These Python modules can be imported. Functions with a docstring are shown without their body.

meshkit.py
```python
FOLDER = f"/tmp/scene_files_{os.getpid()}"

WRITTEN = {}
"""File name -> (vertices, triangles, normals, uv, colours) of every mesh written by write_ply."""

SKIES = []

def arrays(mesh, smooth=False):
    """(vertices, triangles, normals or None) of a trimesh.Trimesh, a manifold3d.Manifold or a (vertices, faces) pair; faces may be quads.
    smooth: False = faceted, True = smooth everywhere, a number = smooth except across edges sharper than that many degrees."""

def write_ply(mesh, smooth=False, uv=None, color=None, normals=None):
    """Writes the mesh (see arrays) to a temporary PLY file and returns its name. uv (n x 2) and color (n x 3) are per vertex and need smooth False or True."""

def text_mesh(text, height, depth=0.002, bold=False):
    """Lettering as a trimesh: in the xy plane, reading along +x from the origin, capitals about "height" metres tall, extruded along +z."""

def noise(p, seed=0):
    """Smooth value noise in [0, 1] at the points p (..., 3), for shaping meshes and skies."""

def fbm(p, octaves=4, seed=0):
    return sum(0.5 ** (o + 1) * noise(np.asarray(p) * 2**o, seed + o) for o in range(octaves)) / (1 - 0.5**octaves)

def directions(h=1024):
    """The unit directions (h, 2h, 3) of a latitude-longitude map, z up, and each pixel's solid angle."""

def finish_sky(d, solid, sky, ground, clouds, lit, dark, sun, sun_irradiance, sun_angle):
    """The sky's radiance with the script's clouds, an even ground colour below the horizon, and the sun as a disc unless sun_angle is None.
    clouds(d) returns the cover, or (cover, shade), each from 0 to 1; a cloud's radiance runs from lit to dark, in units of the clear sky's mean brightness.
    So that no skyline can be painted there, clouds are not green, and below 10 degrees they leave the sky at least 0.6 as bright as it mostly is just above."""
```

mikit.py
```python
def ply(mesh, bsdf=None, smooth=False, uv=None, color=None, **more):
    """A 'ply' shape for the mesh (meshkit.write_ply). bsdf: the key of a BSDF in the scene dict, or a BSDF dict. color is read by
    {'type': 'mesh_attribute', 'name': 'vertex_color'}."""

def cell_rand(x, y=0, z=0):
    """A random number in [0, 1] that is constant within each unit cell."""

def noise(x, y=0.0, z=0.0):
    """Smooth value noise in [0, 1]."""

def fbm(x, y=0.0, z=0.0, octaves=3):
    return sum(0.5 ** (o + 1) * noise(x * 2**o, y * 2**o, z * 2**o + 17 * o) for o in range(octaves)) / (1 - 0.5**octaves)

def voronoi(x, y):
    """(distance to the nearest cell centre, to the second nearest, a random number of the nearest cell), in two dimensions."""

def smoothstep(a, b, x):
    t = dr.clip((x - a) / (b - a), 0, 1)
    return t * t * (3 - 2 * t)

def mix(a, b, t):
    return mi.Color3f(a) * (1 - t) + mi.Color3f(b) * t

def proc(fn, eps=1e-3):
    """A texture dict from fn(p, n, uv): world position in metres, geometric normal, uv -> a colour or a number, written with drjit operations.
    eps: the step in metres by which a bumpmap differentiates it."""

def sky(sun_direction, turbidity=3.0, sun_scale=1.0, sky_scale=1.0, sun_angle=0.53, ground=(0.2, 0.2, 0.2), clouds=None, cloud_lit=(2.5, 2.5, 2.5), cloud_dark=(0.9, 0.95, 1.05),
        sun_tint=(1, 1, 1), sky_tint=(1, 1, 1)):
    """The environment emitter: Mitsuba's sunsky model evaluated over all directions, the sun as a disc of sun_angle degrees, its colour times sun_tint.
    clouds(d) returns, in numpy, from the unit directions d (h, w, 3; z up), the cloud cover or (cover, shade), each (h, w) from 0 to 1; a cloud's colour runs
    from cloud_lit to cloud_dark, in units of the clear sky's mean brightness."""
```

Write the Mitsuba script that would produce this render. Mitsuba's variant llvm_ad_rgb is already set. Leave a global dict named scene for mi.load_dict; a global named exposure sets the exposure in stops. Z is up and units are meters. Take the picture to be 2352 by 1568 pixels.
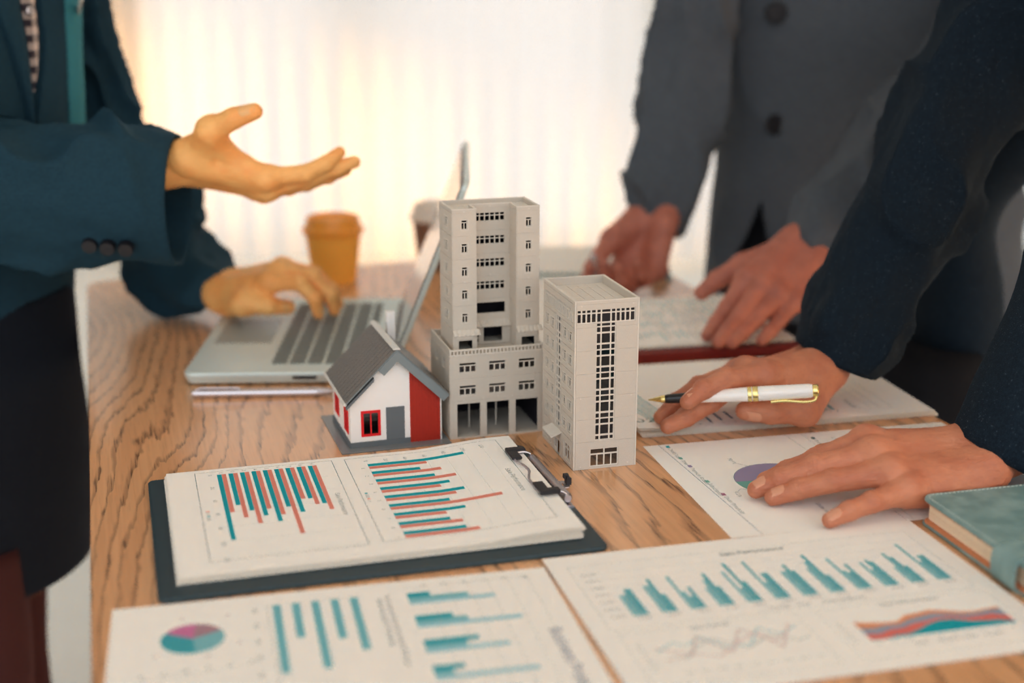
import math, numpy as np, trimesh, drjit as dr, mitsuba as mi, mikit, meshkit
from mikit import proc, noise, fbm, smoothstep, mix
from meshkit import text_mesh
from scipy.spatial.transform import Rotation
from scipy.interpolate import CubicSpline, PchipInterpolator
from shapely.geometry import Polygon, box as sbox
from shapely.ops import unary_union
import manifold3d
from manifold3d import Manifold

scene, labels = {}, {}
TT = 0.75                                   # height of the table top; builders work with z measured from it
FPX, PITCH, CH = 3162.6, .2693, .4215        # focal length (pixels of 2352), downward pitch, camera height over the table top
AMBER = (1.0, .52, .16)

def srgb(*c):
    c = np.array(c, float) / 255
    return np.where(c <= .04045, c / 12.92, ((c + .055) / 1.055) ** 2.4).tolist()

# ------------------------------------------------------------------ camera, sky, exposure
exposure = 4.3
SUN = 1.05     # low hazy evening sun, let in by an added left-wall window to warm the curtain
cp, sp = math.cos(PITCH), math.sin(PITCH)
scene['camera'] = {
    'type': 'thinlens', 'fov': math.degrees(2 * math.atan(1176 / FPX)), 'fov_axis': 'x',
    'aperture_radius': .0095, 'focus_distance': 1.165, 'near_clip': .05, 'far_clip': 200.,
    'to_world': mi.ScalarTransform4f().look_at([0, 0, CH + TT], [0, cp, CH + TT - sp], [0, 0, 1])}

def overcast(d):
    n = meshkit.fbm(d * 2.2, 3, seed=4)
    return np.ones(d.shape[:2]), .25 * n

scene['sky'] = mikit.sky((-.93, -.30, .28), turbidity=5, sun_scale=SUN, sun_angle=9.0, sun_tint=(1.0, .66, .30), ground=(.40, .43, .46), clouds=overcast,
                         cloud_lit=(.93, 1.0, 1.06), cloud_dark=(.87, .935, .99))

# ------------------------------------------------------------------ materials
def mat(key, d, two=True):
    scene[key] = {'type': 'twosided', 'bsdf': d} if two else d
    return key

def col(c): return {'type': 'rgb', 'value': list(c)}

def princ(c, rough=.6, spec=.4, **k):
    return {'type': 'principled', 'base_color': c if isinstance(c, dict) else col(c), 'roughness': rough, 'specular': spec, **k}

def bump(d, fn, scale, eps=1e-3):
    return {'type': 'bumpmap', 'arbitrary': proc(fn, eps), 'scale': scale, 'bsdf': d}

TA = -.2914                                  # the table's long axis leans left by this much
ct, st_ = math.cos(TA), math.sin(TA)
def wood_fn(p, n, uv):
    u = p.x * math.cos(.2914) + p.y * math.sin(.2914)
    v = -p.x * math.sin(.2914) + p.y * math.cos(.2914)
    h = fbm(u * 3.1 + 3.7, v * 1.15 + 9.1, 0.3, 2) * .52 + fbm(u * 9, v * 2.4, 5.0, 2) * .10 + u * .85
    h = h + .005 * noise(u * 210, v * 34, 1.0) + .0025 * noise(u * 620, v * 60, 4.0)
    r = h * 66
    k = r - dr.floor(r)
    dark = smoothstep(.62, .90, k) * (1 - smoothstep(.93, 1.0, k))
    ring = mikit.cell_rand(dr.floor(r), 3, 0)
    pore = smoothstep(.60, .85, noise(u * 900, v * 42, 2.0)) * (.35 + .65 * dark)
    fine = noise(u * 420, v * 9, 7.0)
    c = mix(srgb(218, 166, 120), srgb(198, 144, 100), ring * .6 + fine * .4)
    c = mix(c, srgb(84, 52, 36), dark * (.42 + .22 * pore) + pore * .20)
    return c
mat('wood', {**princ(proc(wood_fn), .20, 1.0), 'clearcoat': 1.0, 'clearcoat_gloss': .93})
mat('wood_edge', princ(srgb(112, 74, 50), .5))
mat('paper', princ(srgb(240, 236, 228), .75, .25))
mat('paper_cream', princ(proc(lambda p, n, uv: mix(srgb(240, 222, 192), srgb(214, 190, 160), smoothstep(.35, .85, noise(p.z * 5200, 0, 0)))), .85, .2))
mat('paper_edge', princ(proc(lambda p, n, uv: mix(srgb(226, 218, 204), srgb(188, 180, 170), smoothstep(.3, .8, noise(p.z * 2600, 0, 0)))), .85, .2))
mat('ink', {'type': 'diffuse', 'reflectance': {'type': 'mesh_attribute', 'name': 'vertex_color'}})
mat('model_plastic', bump(princ(proc(lambda p, n, uv: mix(srgb(199, 190, 177), srgb(191, 182, 170), noise(p.x * 2500, p.y * 2500, p.z * 2500))), .52, .4),
    lambda p, n, uv: noise(p.x * 2200, p.y * 2200, p.z * 2200), .00006, 1e-4))
mat('model_plastic_pale', princ(srgb(208, 200, 188), .5, .4))
mat('pane', {'type': 'thindielectric', 'int_ior': 1.22}, two=False)
mat('card_white', princ(srgb(236, 231, 226), .6, .3))
mat('card_red', princ(srgb(166, 36, 20), .55, .35))
mat('card_red_bright', princ(srgb(214, 26, 30), .45, .4))
mat('card_grey', princ(srgb(122, 130, 132), .6, .3))
mat('card_dark_grey', princ(srgb(98, 104, 108), .6, .3))
mat('roof_grey', princ(srgb(108, 106, 103), .45, .45))
mat('ridge_white', princ(srgb(206, 204, 198), .6, .3))
mat('inside_shade', princ(srgb(40, 38, 43), .9, .1))  # near-black paint that stands for the shade inside the models
mat('base_grey', {**princ(srgb(112, 116, 118), .25, .5)})
mat('leatherette', bump(princ(srgb(30, 52, 60), .42, .5), lambda p, n, uv: fbm(p.x * 900, p.y * 900, p.z * 900, 2), .0003, 2e-4))
mat('black_plastic', princ(srgb(30, 29, 34), .4, .45))
mat('chrome', {'type': 'roughconductor', 'material': 'Cr', 'alpha': .16})
mat('steel_dark', {'type': 'roughconductor', 'material': 'Cr', 'alpha': .3})
mat('gold', {'type': 'roughconductor', 'material': 'Au', 'alpha': .12})
mat('lacquer_white', {**princ(srgb(240, 236, 230), .15, .5), 'clearcoat': .8, 'clearcoat_gloss': .95})
mat('lacquer_black', {**princ(srgb(22, 22, 26), .2, .5)})
mat('aluminium', {**princ(srgb(208, 220, 216), .42, .5), 'metallic': .35})
mat('aluminium_dark', {**princ(srgb(120, 122, 122), .5, .5), 'metallic': .3})
mat('trackpad_grey', princ(srgb(138, 150, 148), .3, .5))
mat('key_grey', princ(srgb(112, 118, 114), .55, .35))
mat('screen_glass', {**princ(srgb(60, 64, 66), .08, .6)})
mat('cup_warm_lit', princ(srgb(252, 180, 74), .6, .35))  # brown cup with the warm glow around it put into its colour
mat('cup_paper_brown', princ(srgb(118, 84, 64), .6, .35))
mat('lid_warm_lit', princ(srgb(242, 156, 56), .4, .45))  # brown lid, the same warm glow put into its colour
mat('lid_pale', princ(srgb(216, 204, 190), .4, .45))
mat('maroon', princ(srgb(112, 28, 24), .35, .5))
mat('clear_board', princ(srgb(132, 168, 168), .2, .5))
mat('grey_card', princ(srgb(150, 156, 152), .6, .3))
mat('green_leather', bump(princ(proc(lambda p, n, uv: mix(srgb(106, 138, 138), srgb(136, 164, 162), smoothstep(.3, .75, fbm(p.x * 55, p.y * 55, p.z * 20, 3)))), .5, .4),
    lambda p, n, uv: fbm(p.x * 1200, p.y * 1200, p.z * 1200, 2), .0002, 2e-4))
mat('thread_pale', princ(srgb(184, 196, 190), .8, .2))
mat('tan_lining', princ(srgb(206, 136, 96), .6, .3))

def skin(key, a, b, rough=.42):
    def fn(p, n, uv):
        t = fbm(p.x * 60, p.y * 60, p.z * 60, 3)
        s = smoothstep(.62, .8, noise(p.x * 420, p.y * 420, p.z * 420))
        return mix(mix(a, b, smoothstep(.3, .7, t) * .6), [x * .86 for x in b], s * .12)
    def bf(p, n, uv):
        return fbm(p.x * 330, p.y * 330, p.z * 330, 2) + .6 * noise(p.x * 1400, p.y * 1400, p.z * 1400)
    mat(key, bump({**princ(proc(fn), rough, .45), 'sheen': .15}, bf, .0008, 2e-4))
skin('skin_tan', srgb(200, 128, 96), srgb(176, 100, 74))
skin('skin_brown', srgb(186, 112, 92), srgb(160, 90, 74))
skin('skin_warm_lit', srgb(255, 188, 112), srgb(248, 158, 82))  # warm glow around the outstretched hand put into the skin colour
mat('nail', {**princ(srgb(210, 146, 116), .22, .5)})
mat('nail_brown', {**princ(srgb(178, 110, 90), .25, .5)})
mat('nail_warm_lit', {**princ(srgb(238, 178, 114), .25, .5)})  # nails follow the skin with the warm glow in it

def cloth(key, a, b, weave=1500., speck=None, sheen=.22):
    def fn(p, n, uv):
        w = noise(p.x * weave, p.y * weave, p.z * weave * .3) * .5 + noise(p.x * weave * .3, p.y * weave, p.z * weave) * .5
        c = mix(a, b, smoothstep(.3, .7, w))
        if speck is not None:
            c = mix(c, speck, smoothstep(.84, .95, noise(p.x * 1500, p.y * 1500, p.z * 700)) * .6)
        return c
    mat(key, {**princ(proc(fn), .85, .15), 'sheen': sheen, 'sheen_tint': .5})
cloth('suit_teal', srgb(24, 49, 62), srgb(31, 60, 73))
cloth('suit_teal_lapel', srgb(52, 116, 126), srgb(58, 124, 132))
cloth('suit_grey', srgb(70, 76, 84), srgb(82, 89, 96), 900.)
cloth('suit_navy', srgb(14, 24, 34), srgb(20, 34, 45), 1500., srgb(96, 112, 124), .06)
cloth('skirt_navy', srgb(16, 20, 28), srgb(20, 25, 34), 1200.)
cloth('trousers_black', srgb(16, 17, 21), srgb(20, 21, 26), 1200.)
cloth('stocking', srgb(66, 36, 34), srgb(58, 30, 30), 1800.)
mat('button_black', princ(srgb(24, 22, 26), .3, .5))
mat('shoe_black', princ(srgb(18, 18, 20), .3, .5))
mat('gingham', princ(proc(lambda p, n, uv: mix(srgb(206, 190, 180), srgb(44, 40, 48),
    .5 * (smoothstep(.45, .55, p.z * 62 - dr.floor(p.z * 62)) + smoothstep(.45, .55, (p.x - p.y) * 62 - dr.floor((p.x - p.y) * 62))))), .85, .2))
mat('pocket_square', princ(srgb(214, 206, 194), .8, .2))
mat('floor_pale', {**princ(proc(lambda p, n, uv: mix(srgb(218, 221, 218), srgb(206, 209, 206), fbm(p.x * 3, p.y * 3, 0, 3))), .3, .45)})
mat('wall_white', princ(srgb(228, 229, 226), .85, .2))
mat('wall_beige', princ(srgb(214, 202, 184), .85, .2))
mat('frame_white', princ(srgb(226, 224, 218), .5, .3))
mat('sheer', {'type': 'principledthin', 'base_color': col(srgb(247, 248, 248)), 'roughness': .6, 'spec_trans': 0.0, 'diff_trans': 1.12, 'eta': 1.2}, two=False)

# ------------------------------------------------------------------ helpers
def numbered(k):
    if k not in USED: USED.add(k); return k
    i = 1
    while f'{k}_{i:03d}' in USED: i += 1
    USED.add(f'{k}_{i:03d}'); return f'{k}_{i:03d}'
USED = set(scene)

def arr(m):
    if isinstance(m, list):
        vs, fs, o = [], [], 0
        for x in m:
            v, f = arr(x); vs.append(v); fs.append(f + o); o += len(v)
        return np.vstack(vs), np.vstack(fs)
    if isinstance(m, tuple):
        v, f = np.asarray(m[0], float), np.asarray(m[1], int)
        if f.shape[1] == 4: f = np.vstack([f[:, [0, 1, 2]], f[:, [0, 2, 3]]])
        return v, f
    if hasattr(m, 'to_mesh'):
        q = m.to_mesh(); return np.array(q.vert_properties[:, :3], float), np.array(q.tri_verts, int)
    return np.array(m.vertices, float), np.array(m.faces, int)

def obj(name, mesh, material, parent=None, smooth=False, color=None, label=None):
    key = numbered((parent + '__' if parent else '') + name)
    v, f = arr(mesh)
    scene[key] = mikit.ply((v + [0, 0, TT], f), material, smooth=smooth, color=color)
    if label: labels[key] = {'label': label}
    return key

def thing(name, label, cat, group=None):
    key = numbered(name); labels[key] = {'label': label, 'category': cat}
    if group: labels[key]['group'] = group
    return key

def tag(key, label, cat, group=None, kind=None):
    labels[key] = {'label': label}
    if cat: labels[key]['category'] = cat
    if group: labels[key]['group'] = group
    if kind: labels[key]['kind'] = kind
    return key

def struct(name, mesh, m, label=None, parent=None, smooth=False):
    k = obj(name, mesh, m, parent, smooth)
    if parent is None:
        labels[k] = {'kind': 'structure'}
        if label: labels[k]['label'] = label
    return k

def ray(px, py):
    u, v = (px - 1176) / FPX, (py - 784) / FPX
    return np.array([u, cp - v * sp, -sp - v * cp])
def atz(px, py, z=0.):
    d = ray(px, py); return d * ((z - CH) / d[2]) + [0, 0, CH]
def aty(px, py, y):
    d = ray(px, py); return d * (y / d[1]) + [0, 0, CH]

class Frame:
    """A local frame on the table: u right, v away from the camera, w up, turned by th."""
    def __init__(s, x, y, th, z=0.):
        s.o = np.array([x, y, z]); c, n = math.cos(th), math.sin(th)
        s.R = np.array([[c, -n, 0], [n, c, 0], [0, 0, 1.]])
    def __call__(s, m):
        v, f = arr(m); return v @ s.R.T + s.o, f
    def pt(s, *p): return np.asarray(p, float) @ s.R.T + s.o

def bx(x0, x1, y0, y1, z0, z1, ch=0.):
    """A box, its edges chamfered by ch."""
    if ch <= 0:
        m = trimesh.creation.box(extents=[x1 - x0, y1 - y0, z1 - z0]); m.apply_translation([(x0 + x1) / 2, (y0 + y1) / 2, (z0 + z1) / 2]); return arr(m)
    a, b = np.array([x0, y0, z0]), np.array([x1, y1, z1])
    P = []
    for i in range(8):
        c = np.array([(a, b)[(i >> k) & 1][k] for k in range(3)]); s = np.array([1 - 2 * ((i >> k) & 1) for k in range(3)])
        for k in range(3):
            e = s * ch; e[k] = 0; P.append(c + e)
    return arr(Manifold.hull_points(np.array(P)))

def cyl(p, q, r, r2=None, n=24, caps=True):
    p, q = np.asarray(p, float), np.asarray(q, float); r2 = r if r2 is None else r2
    return lathe_between(p, q, [(0, r), (1, r2)], n)

def lathe_between(p, q, prof, n=24):
    """Revolve prof [(t along p..q, radius)] and close both ends."""
    p, q = np.asarray(p, float), np.asarray(q, float); d = q - p; z = d / np.linalg.norm(d)
    a = np.cross(z, [0, 0, 1.] if abs(z[2]) < .9 else [1., 0, 0]); a /= np.linalg.norm(a); b = np.cross(z, a)
    th = np.arange(n) * 2 * np.pi / n
    ring = np.cos(th)[:, None] * a + np.sin(th)[:, None] * b
    prof = [(prof[0][0], 1e-6)] + list(prof) + [(prof[-1][0], 1e-6)]
    return grid_mesh(np.array([p + d * t + ring * r for t, r in prof]), True)

def grid_mesh(P, closed=False):
    """Faces over a (rows, n, 3) grid of points; closed: the second direction wraps."""
    m, n = P.shape[:2]; i, j = np.meshgrid(np.arange(m - 1), np.arange(n if closed else n - 1), indexing='ij'); k = (j + 1) % n
    q = np.stack([i * n + j, i * n + k, (i + 1) * n + k, (i + 1) * n + j], -1).reshape(-1, 4)
    return P.reshape(-1, 3), np.vstack([q[:, [0, 1, 2]], q[:, [0, 2, 3]]])

def tube(pts, r, n=10, samples=None):
    """A round wire through pts."""
    pts = np.asarray(pts, float)
    if samples:
        s = np.r_[0, np.cumsum(np.linalg.norm(np.diff(pts, axis=0), axis=1))]
        pts = PchipInterpolator(s, pts)(np.linspace(0, s[-1], samples))
    t = np.gradient(pts, axis=0); t /= np.linalg.norm(t, axis=1, keepdims=True)
    a = np.cross(t[0], [0, 0, 1.] if abs(t[0][2]) < .9 else [1., 0, 0]); A = []
    for x in t:
        a = a - x * (a @ x); a /= np.linalg.norm(a); A.append(a)
    A = np.array(A); B = np.cross(t, A); th = np.arange(n) * 2 * np.pi / n
    R = np.broadcast_to(r, (len(pts),))[:, None, None]
    P = pts[:, None] + R * (np.cos(th)[None, :, None] * A[:, None] + np.sin(th)[None, :, None] * B[:, None])
    P = np.concatenate([np.repeat(pts[:1, None], n, 1), P, np.repeat(pts[-1:, None], n, 1)])
    return grid_mesh(P, True)

def prism(poly, h):
    """shapely polygon(s) in xy, extruded 0..h."""
    gs = [g for g in getattr(poly, 'geoms', [poly]) if g.area > 1e-12]
    return arr([arr(trimesh.creation.extrude_polygon(g, h, engine='earcut')) for g in gs])

def plate(poly, O, U, N, t, out=0.):
    """A polygon drawn in (along U, up) on a wall through O with outward normal N; its face lies 'out' proud of the wall, t thick."""
    v, f = prism(poly, t); O, U, N = (np.asarray(x, float) for x in (O, U, N)); Z = np.array([0, 0, 1.])
    P = O + v[:, :1] * U + v[:, 1:2] * Z + (out - t + v[:, 2:3]) * N
    if np.dot(np.cross(U, Z), N) < 0: f = f[:, ::-1]
    return P, f

# ------------------------------------------------------------------ the room
struct('floor', bx(-5, 5, -2.5, 6.2, -TT - .06, -TT), 'floor_pale', 'pale glossy floor of the meeting room')
YW = 5.6
struct('ceiling', bx(-5, 5, -1.2, 6.2, 2.25, 2.33), 'wall_white', 'white ceiling of the meeting room')
sill = -.62
wp = sbox(-4.4, -TT, 4.4, 2.05)
panes_x = np.linspace(-4.2, 4.2, 8)
for a, b in zip(panes_x[:-1], panes_x[1:]): wp = wp.difference(sbox(a + .05, sill, b - .05, 1.85))
struct('wall_back', plate(wp, (0, YW, 0), (1, 0, 0), (0, -1, 0), .16), 'wall_white', 'white wall of tall windows behind the table')
for a, b in zip(panes_x[:-1], panes_x[1:]):
    w = struct('window_1', plate(sbox(a + .05, sill, b - .05, 1.85).difference(sbox(a + .09, sill + .04, b - .09, 1.81)), (0, YW + .06, 0), (1, 0, 0), (0, -1, 0), .05), 'frame_white', 'tall white framed window behind the sheer curtains')
    obj('pane', plate(sbox(a + .09, sill + .04, b - .09, 1.81), (0, YW + .05, 0), (1, 0, 0), (0, -1, 0), .004), 'pane', w)
struct('trim_1', bx(-4.4, 4.4, YW - .04, YW + .001, -TT, -TT + .09), 'frame_white')
for x0, x1, lab in ((-4.3, -1.56, 'left sheer white curtain, behind the person in the teal suit'), (-1.55, .52, 'middle sheer white curtain, behind the cups and the grey tower'), (.56, 2.44, 'right sheer white curtain, behind the person in the grey suit'), (2.5, 4.4, 'far right sheer white curtain beside the dark sleeve')):
    xs = np.linspace(x0, x1, int((x1 - x0) * 110)); zz = np.array([-TT + .02, -.3, .3, 1.0, 1.6, 2.0])
    fold = .006 * np.sin(xs * 2 * np.pi / .115 + 1.2 * np.sin(xs * 5)) + .024 * np.sin(xs * 7)
    P = np.array([np.c_[xs, YW - .16 + fold * (1.1 - .1 * z), np.full_like(xs, z)] for z in zz])
    tag(obj('sheer_curtain', grid_mesh(P), 'sheer', smooth=True), lab, 'curtain')
tag(obj('curtain_rail', cyl((-4.35, YW - .16, 2.04), (4.35, YW - .16, 2.04), .014), 'frame_white', smooth=40), 'white rail above the sheer curtains', 'curtain rail')
# a wall pier between two windows, seen through the left curtain
struct('trim_2', bx(-1.64, -1.42, YW - .1, YW, -TT, 2.05), 'wall_beige', 'beige pier between two windows')

struct('wall_right', bx(4.40, 4.50, -1.2, YW, -TT, 2.25), 'wall_white', 'white right wall of the meeting room')
lw = sbox(-5.0, -TT, YW, 2.25).difference(sbox(3.92, .44, 4.58, 1.12))  # opening made up so the sun can reach the curtain
struct('wall_left', plate(lw, (-4.40, 0, 0), (0, 1, 0), (1, 0, 0), .10), 'wall_white', 'white left wall of the meeting room')
w = struct('window_1', plate(sbox(3.92, .44, 4.58, 1.12).difference(sbox(3.96, .48, 4.54, 1.08)), (-4.44, 0, 0), (0, 1, 0), (1, 0, 0), .05), 'frame_white', 'small unseen window added in the left wall to let the low sun in')  # added window, placed for a warm patch of sun on the curtain
obj('pane', plate(sbox(3.96, .48, 4.54, 1.08), (-4.46, 0, 0), (0, 1, 0), (1, 0, 0), .004), 'pane', w)
# ------------------------------------------------------------------ the table
tb = Frame(-.0295, 0, .2914)     # u across from the left edge, v along it
TWID, TV1, TV0 = .7785, 1.915, -.30
tab = thing('wooden_table', 'oak grained meeting table carrying the papers, the laptop and the building models', 'table')
TU0 = 0.0
poly = sbox(TU0, TV0, TU0 + TWID, TV1).buffer(-.03).buffer(.03, 12)
obj('tabletop', tb((lambda v, f: (v - [0, 0, .028], f))(*prism(poly, .028))), 'wood', tab)
pe = sbox(TU0, TV0, TU0 + TWID, TV1).buffer(-.03).buffer(.0306, 12).difference(sbox(TU0, TV0, TU0 + TWID, TV1).buffer(-.03).buffer(.0301, 12))
obj('edge_band', tb((lambda v, f: (v - [0, 0, .0275], f))(*prism(pe, .026))), 'wood_edge', tab, label='darker edge band')
for u in (.07, TWID - .07):
    for v in (TV0 + .08, TV1 - .08):
        obj('leg', tb(bx(u - .025, u + .025, v - .025, v + .025, -TT, -.0285, .003)), 'aluminium_dark', tab)
obj('apron', tb(bx(.1, TWID - .1, TV1 - .10, TV1 - .08, -.09, -.0285)), 'aluminium_dark', tab)

# ------------------------------------------------------------------ model buildings (sizes in mm inside the builders)
mm = .001
def R(x0, z0, x1, z1): return sbox(x0 * mm, z0 * mm, x1 * mm, z1 * mm)
def rr(x0, z0, x1, z1, r): return sbox(x0 * mm, z0 * mm, x1 * mm, z1 * mm).buffer(-r * mm).buffer(r * mm, 3)

class Wall:
    """One outer wall of a model: a shell with openings, thin facing panels on it and window frames in the openings."""
    def __init__(s, fr, o, d, n, parent, m='model_plastic'):
        s.O = fr.pt(*(np.array(o) * mm)); s.U = np.array(d) @ fr.R.T; s.N = np.array(n) @ fr.R.T; s.parent = parent; s.m = m
        s.holes = []; s.panels = []; s.fr = fr
    def hole(s, *r): s.holes.append(R(*r))
    def window(s, x0, z0, x1, z1, cols, rows, bar=1.0, rim=1.0, glass=False, surround=0.):
        """cols, rows: lists of (start, end) of the lights in mm; their product are the lights."""
        s.holes.append(R(x0, z0, x1, z1))
        fpoly = R(x0, z0, x1, z1).difference(unary_union([rr(a, c, b, d, .25) for (c, d, cc) in rows for (a, b) in (cc or cols)]))
        parts = [plate(fpoly, s.O, s.U, s.N, .9 * mm, -.45 * mm)]
        if surround: parts.append(plate(R(x0 - surround, z0 - surround, x1 + surround, z1 + surround).difference(R(x0 - .15, z0 - .15, x1 + .15, z1 + .15)), s.O, s.U, s.N, .9 * mm, .75 * mm))
        k = obj('window', parts, 'model_plastic_pale', s.parent)
        if glass: obj('pane', plate(R(x0 + .2, z0 + .2, x1 - .2, z1 - .2), s.O, s.U, s.N, .25 * mm, -1.2 * mm), 'pane', k)
    def panel(s, x0, z0, x1, z1): s.panels.append((x0, z0, x1, z1))
    def build(s, outline, name='wall'):
        hs = unary_union(s.holes) if s.holes else None
        p = outline if hs is None else outline.difference(hs)
        obj(name, plate(p, s.O, s.U, s.N, 1.4 * mm), s.m, s.parent)
        for q in s.panels:
            pp = R(*q)
            if hs is not None: pp = pp.difference(hs)
            if pp.area > 1e-9: obj('wall_panel', plate(pp, s.O, s.U, s.N, .45 * mm, .42 * mm), s.m, s.parent)

def awning(fr, u0, u1, v, z, depth, drop, n, parent, axis='u'):
    """A ribbed little canopy sticking out depth (mm) and falling by drop, n ribs with rounded ends."""
    parts = []; w = (u1 - u0) / n
    rows = np.linspace(0, 1, 5)
    for i in range(n):
        a, b = u0 + i * w, u0 + (i + 1) * w
        P = []
        for t in np.linspace(0, 1, 7):
            hgt = .55 * math.sin(math.pi * t)
            P.append([((a + (b - a) * t) * mm, (v - depth * r - (.5 * math.sin(math.pi * t) if r == 1 else 0)) * mm, (z - drop * r + hgt) * mm) for r in rows])
        P = np.array(P); Q = P - [0, 0, .9 * mm]
        m1, m2 = grid_mesh(P), grid_mesh(Q)
        n0, n1 = P.shape[:2]
        ring = [(i_, 0) for i_ in range(n0)] + [(n0 - 1, j) for j in range(1, n1)] + [(i_, n1 - 1) for i_ in range(n0 - 2, -1, -1)] + [(0, j) for j in range(n1 - 2, 0, -1)]
        rim = np.array([[P[a_], Q[a_]] for a_ in ring])
        parts += [m1, (m2[0], m2[1][:, ::-1]), (lambda g: g)(grid_mesh(np.concatenate([rim, rim[:1]])))]
    v_, f_ = arr(parts)
    if axis == 'v': v_ = np.c_[v_[:, 1], v_[:, 0], v_[:, 2]]; f_ = f_[:, ::-1]
    return obj('awning', fr((v_, f_)), 'model_plastic_pale', parent)

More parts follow.
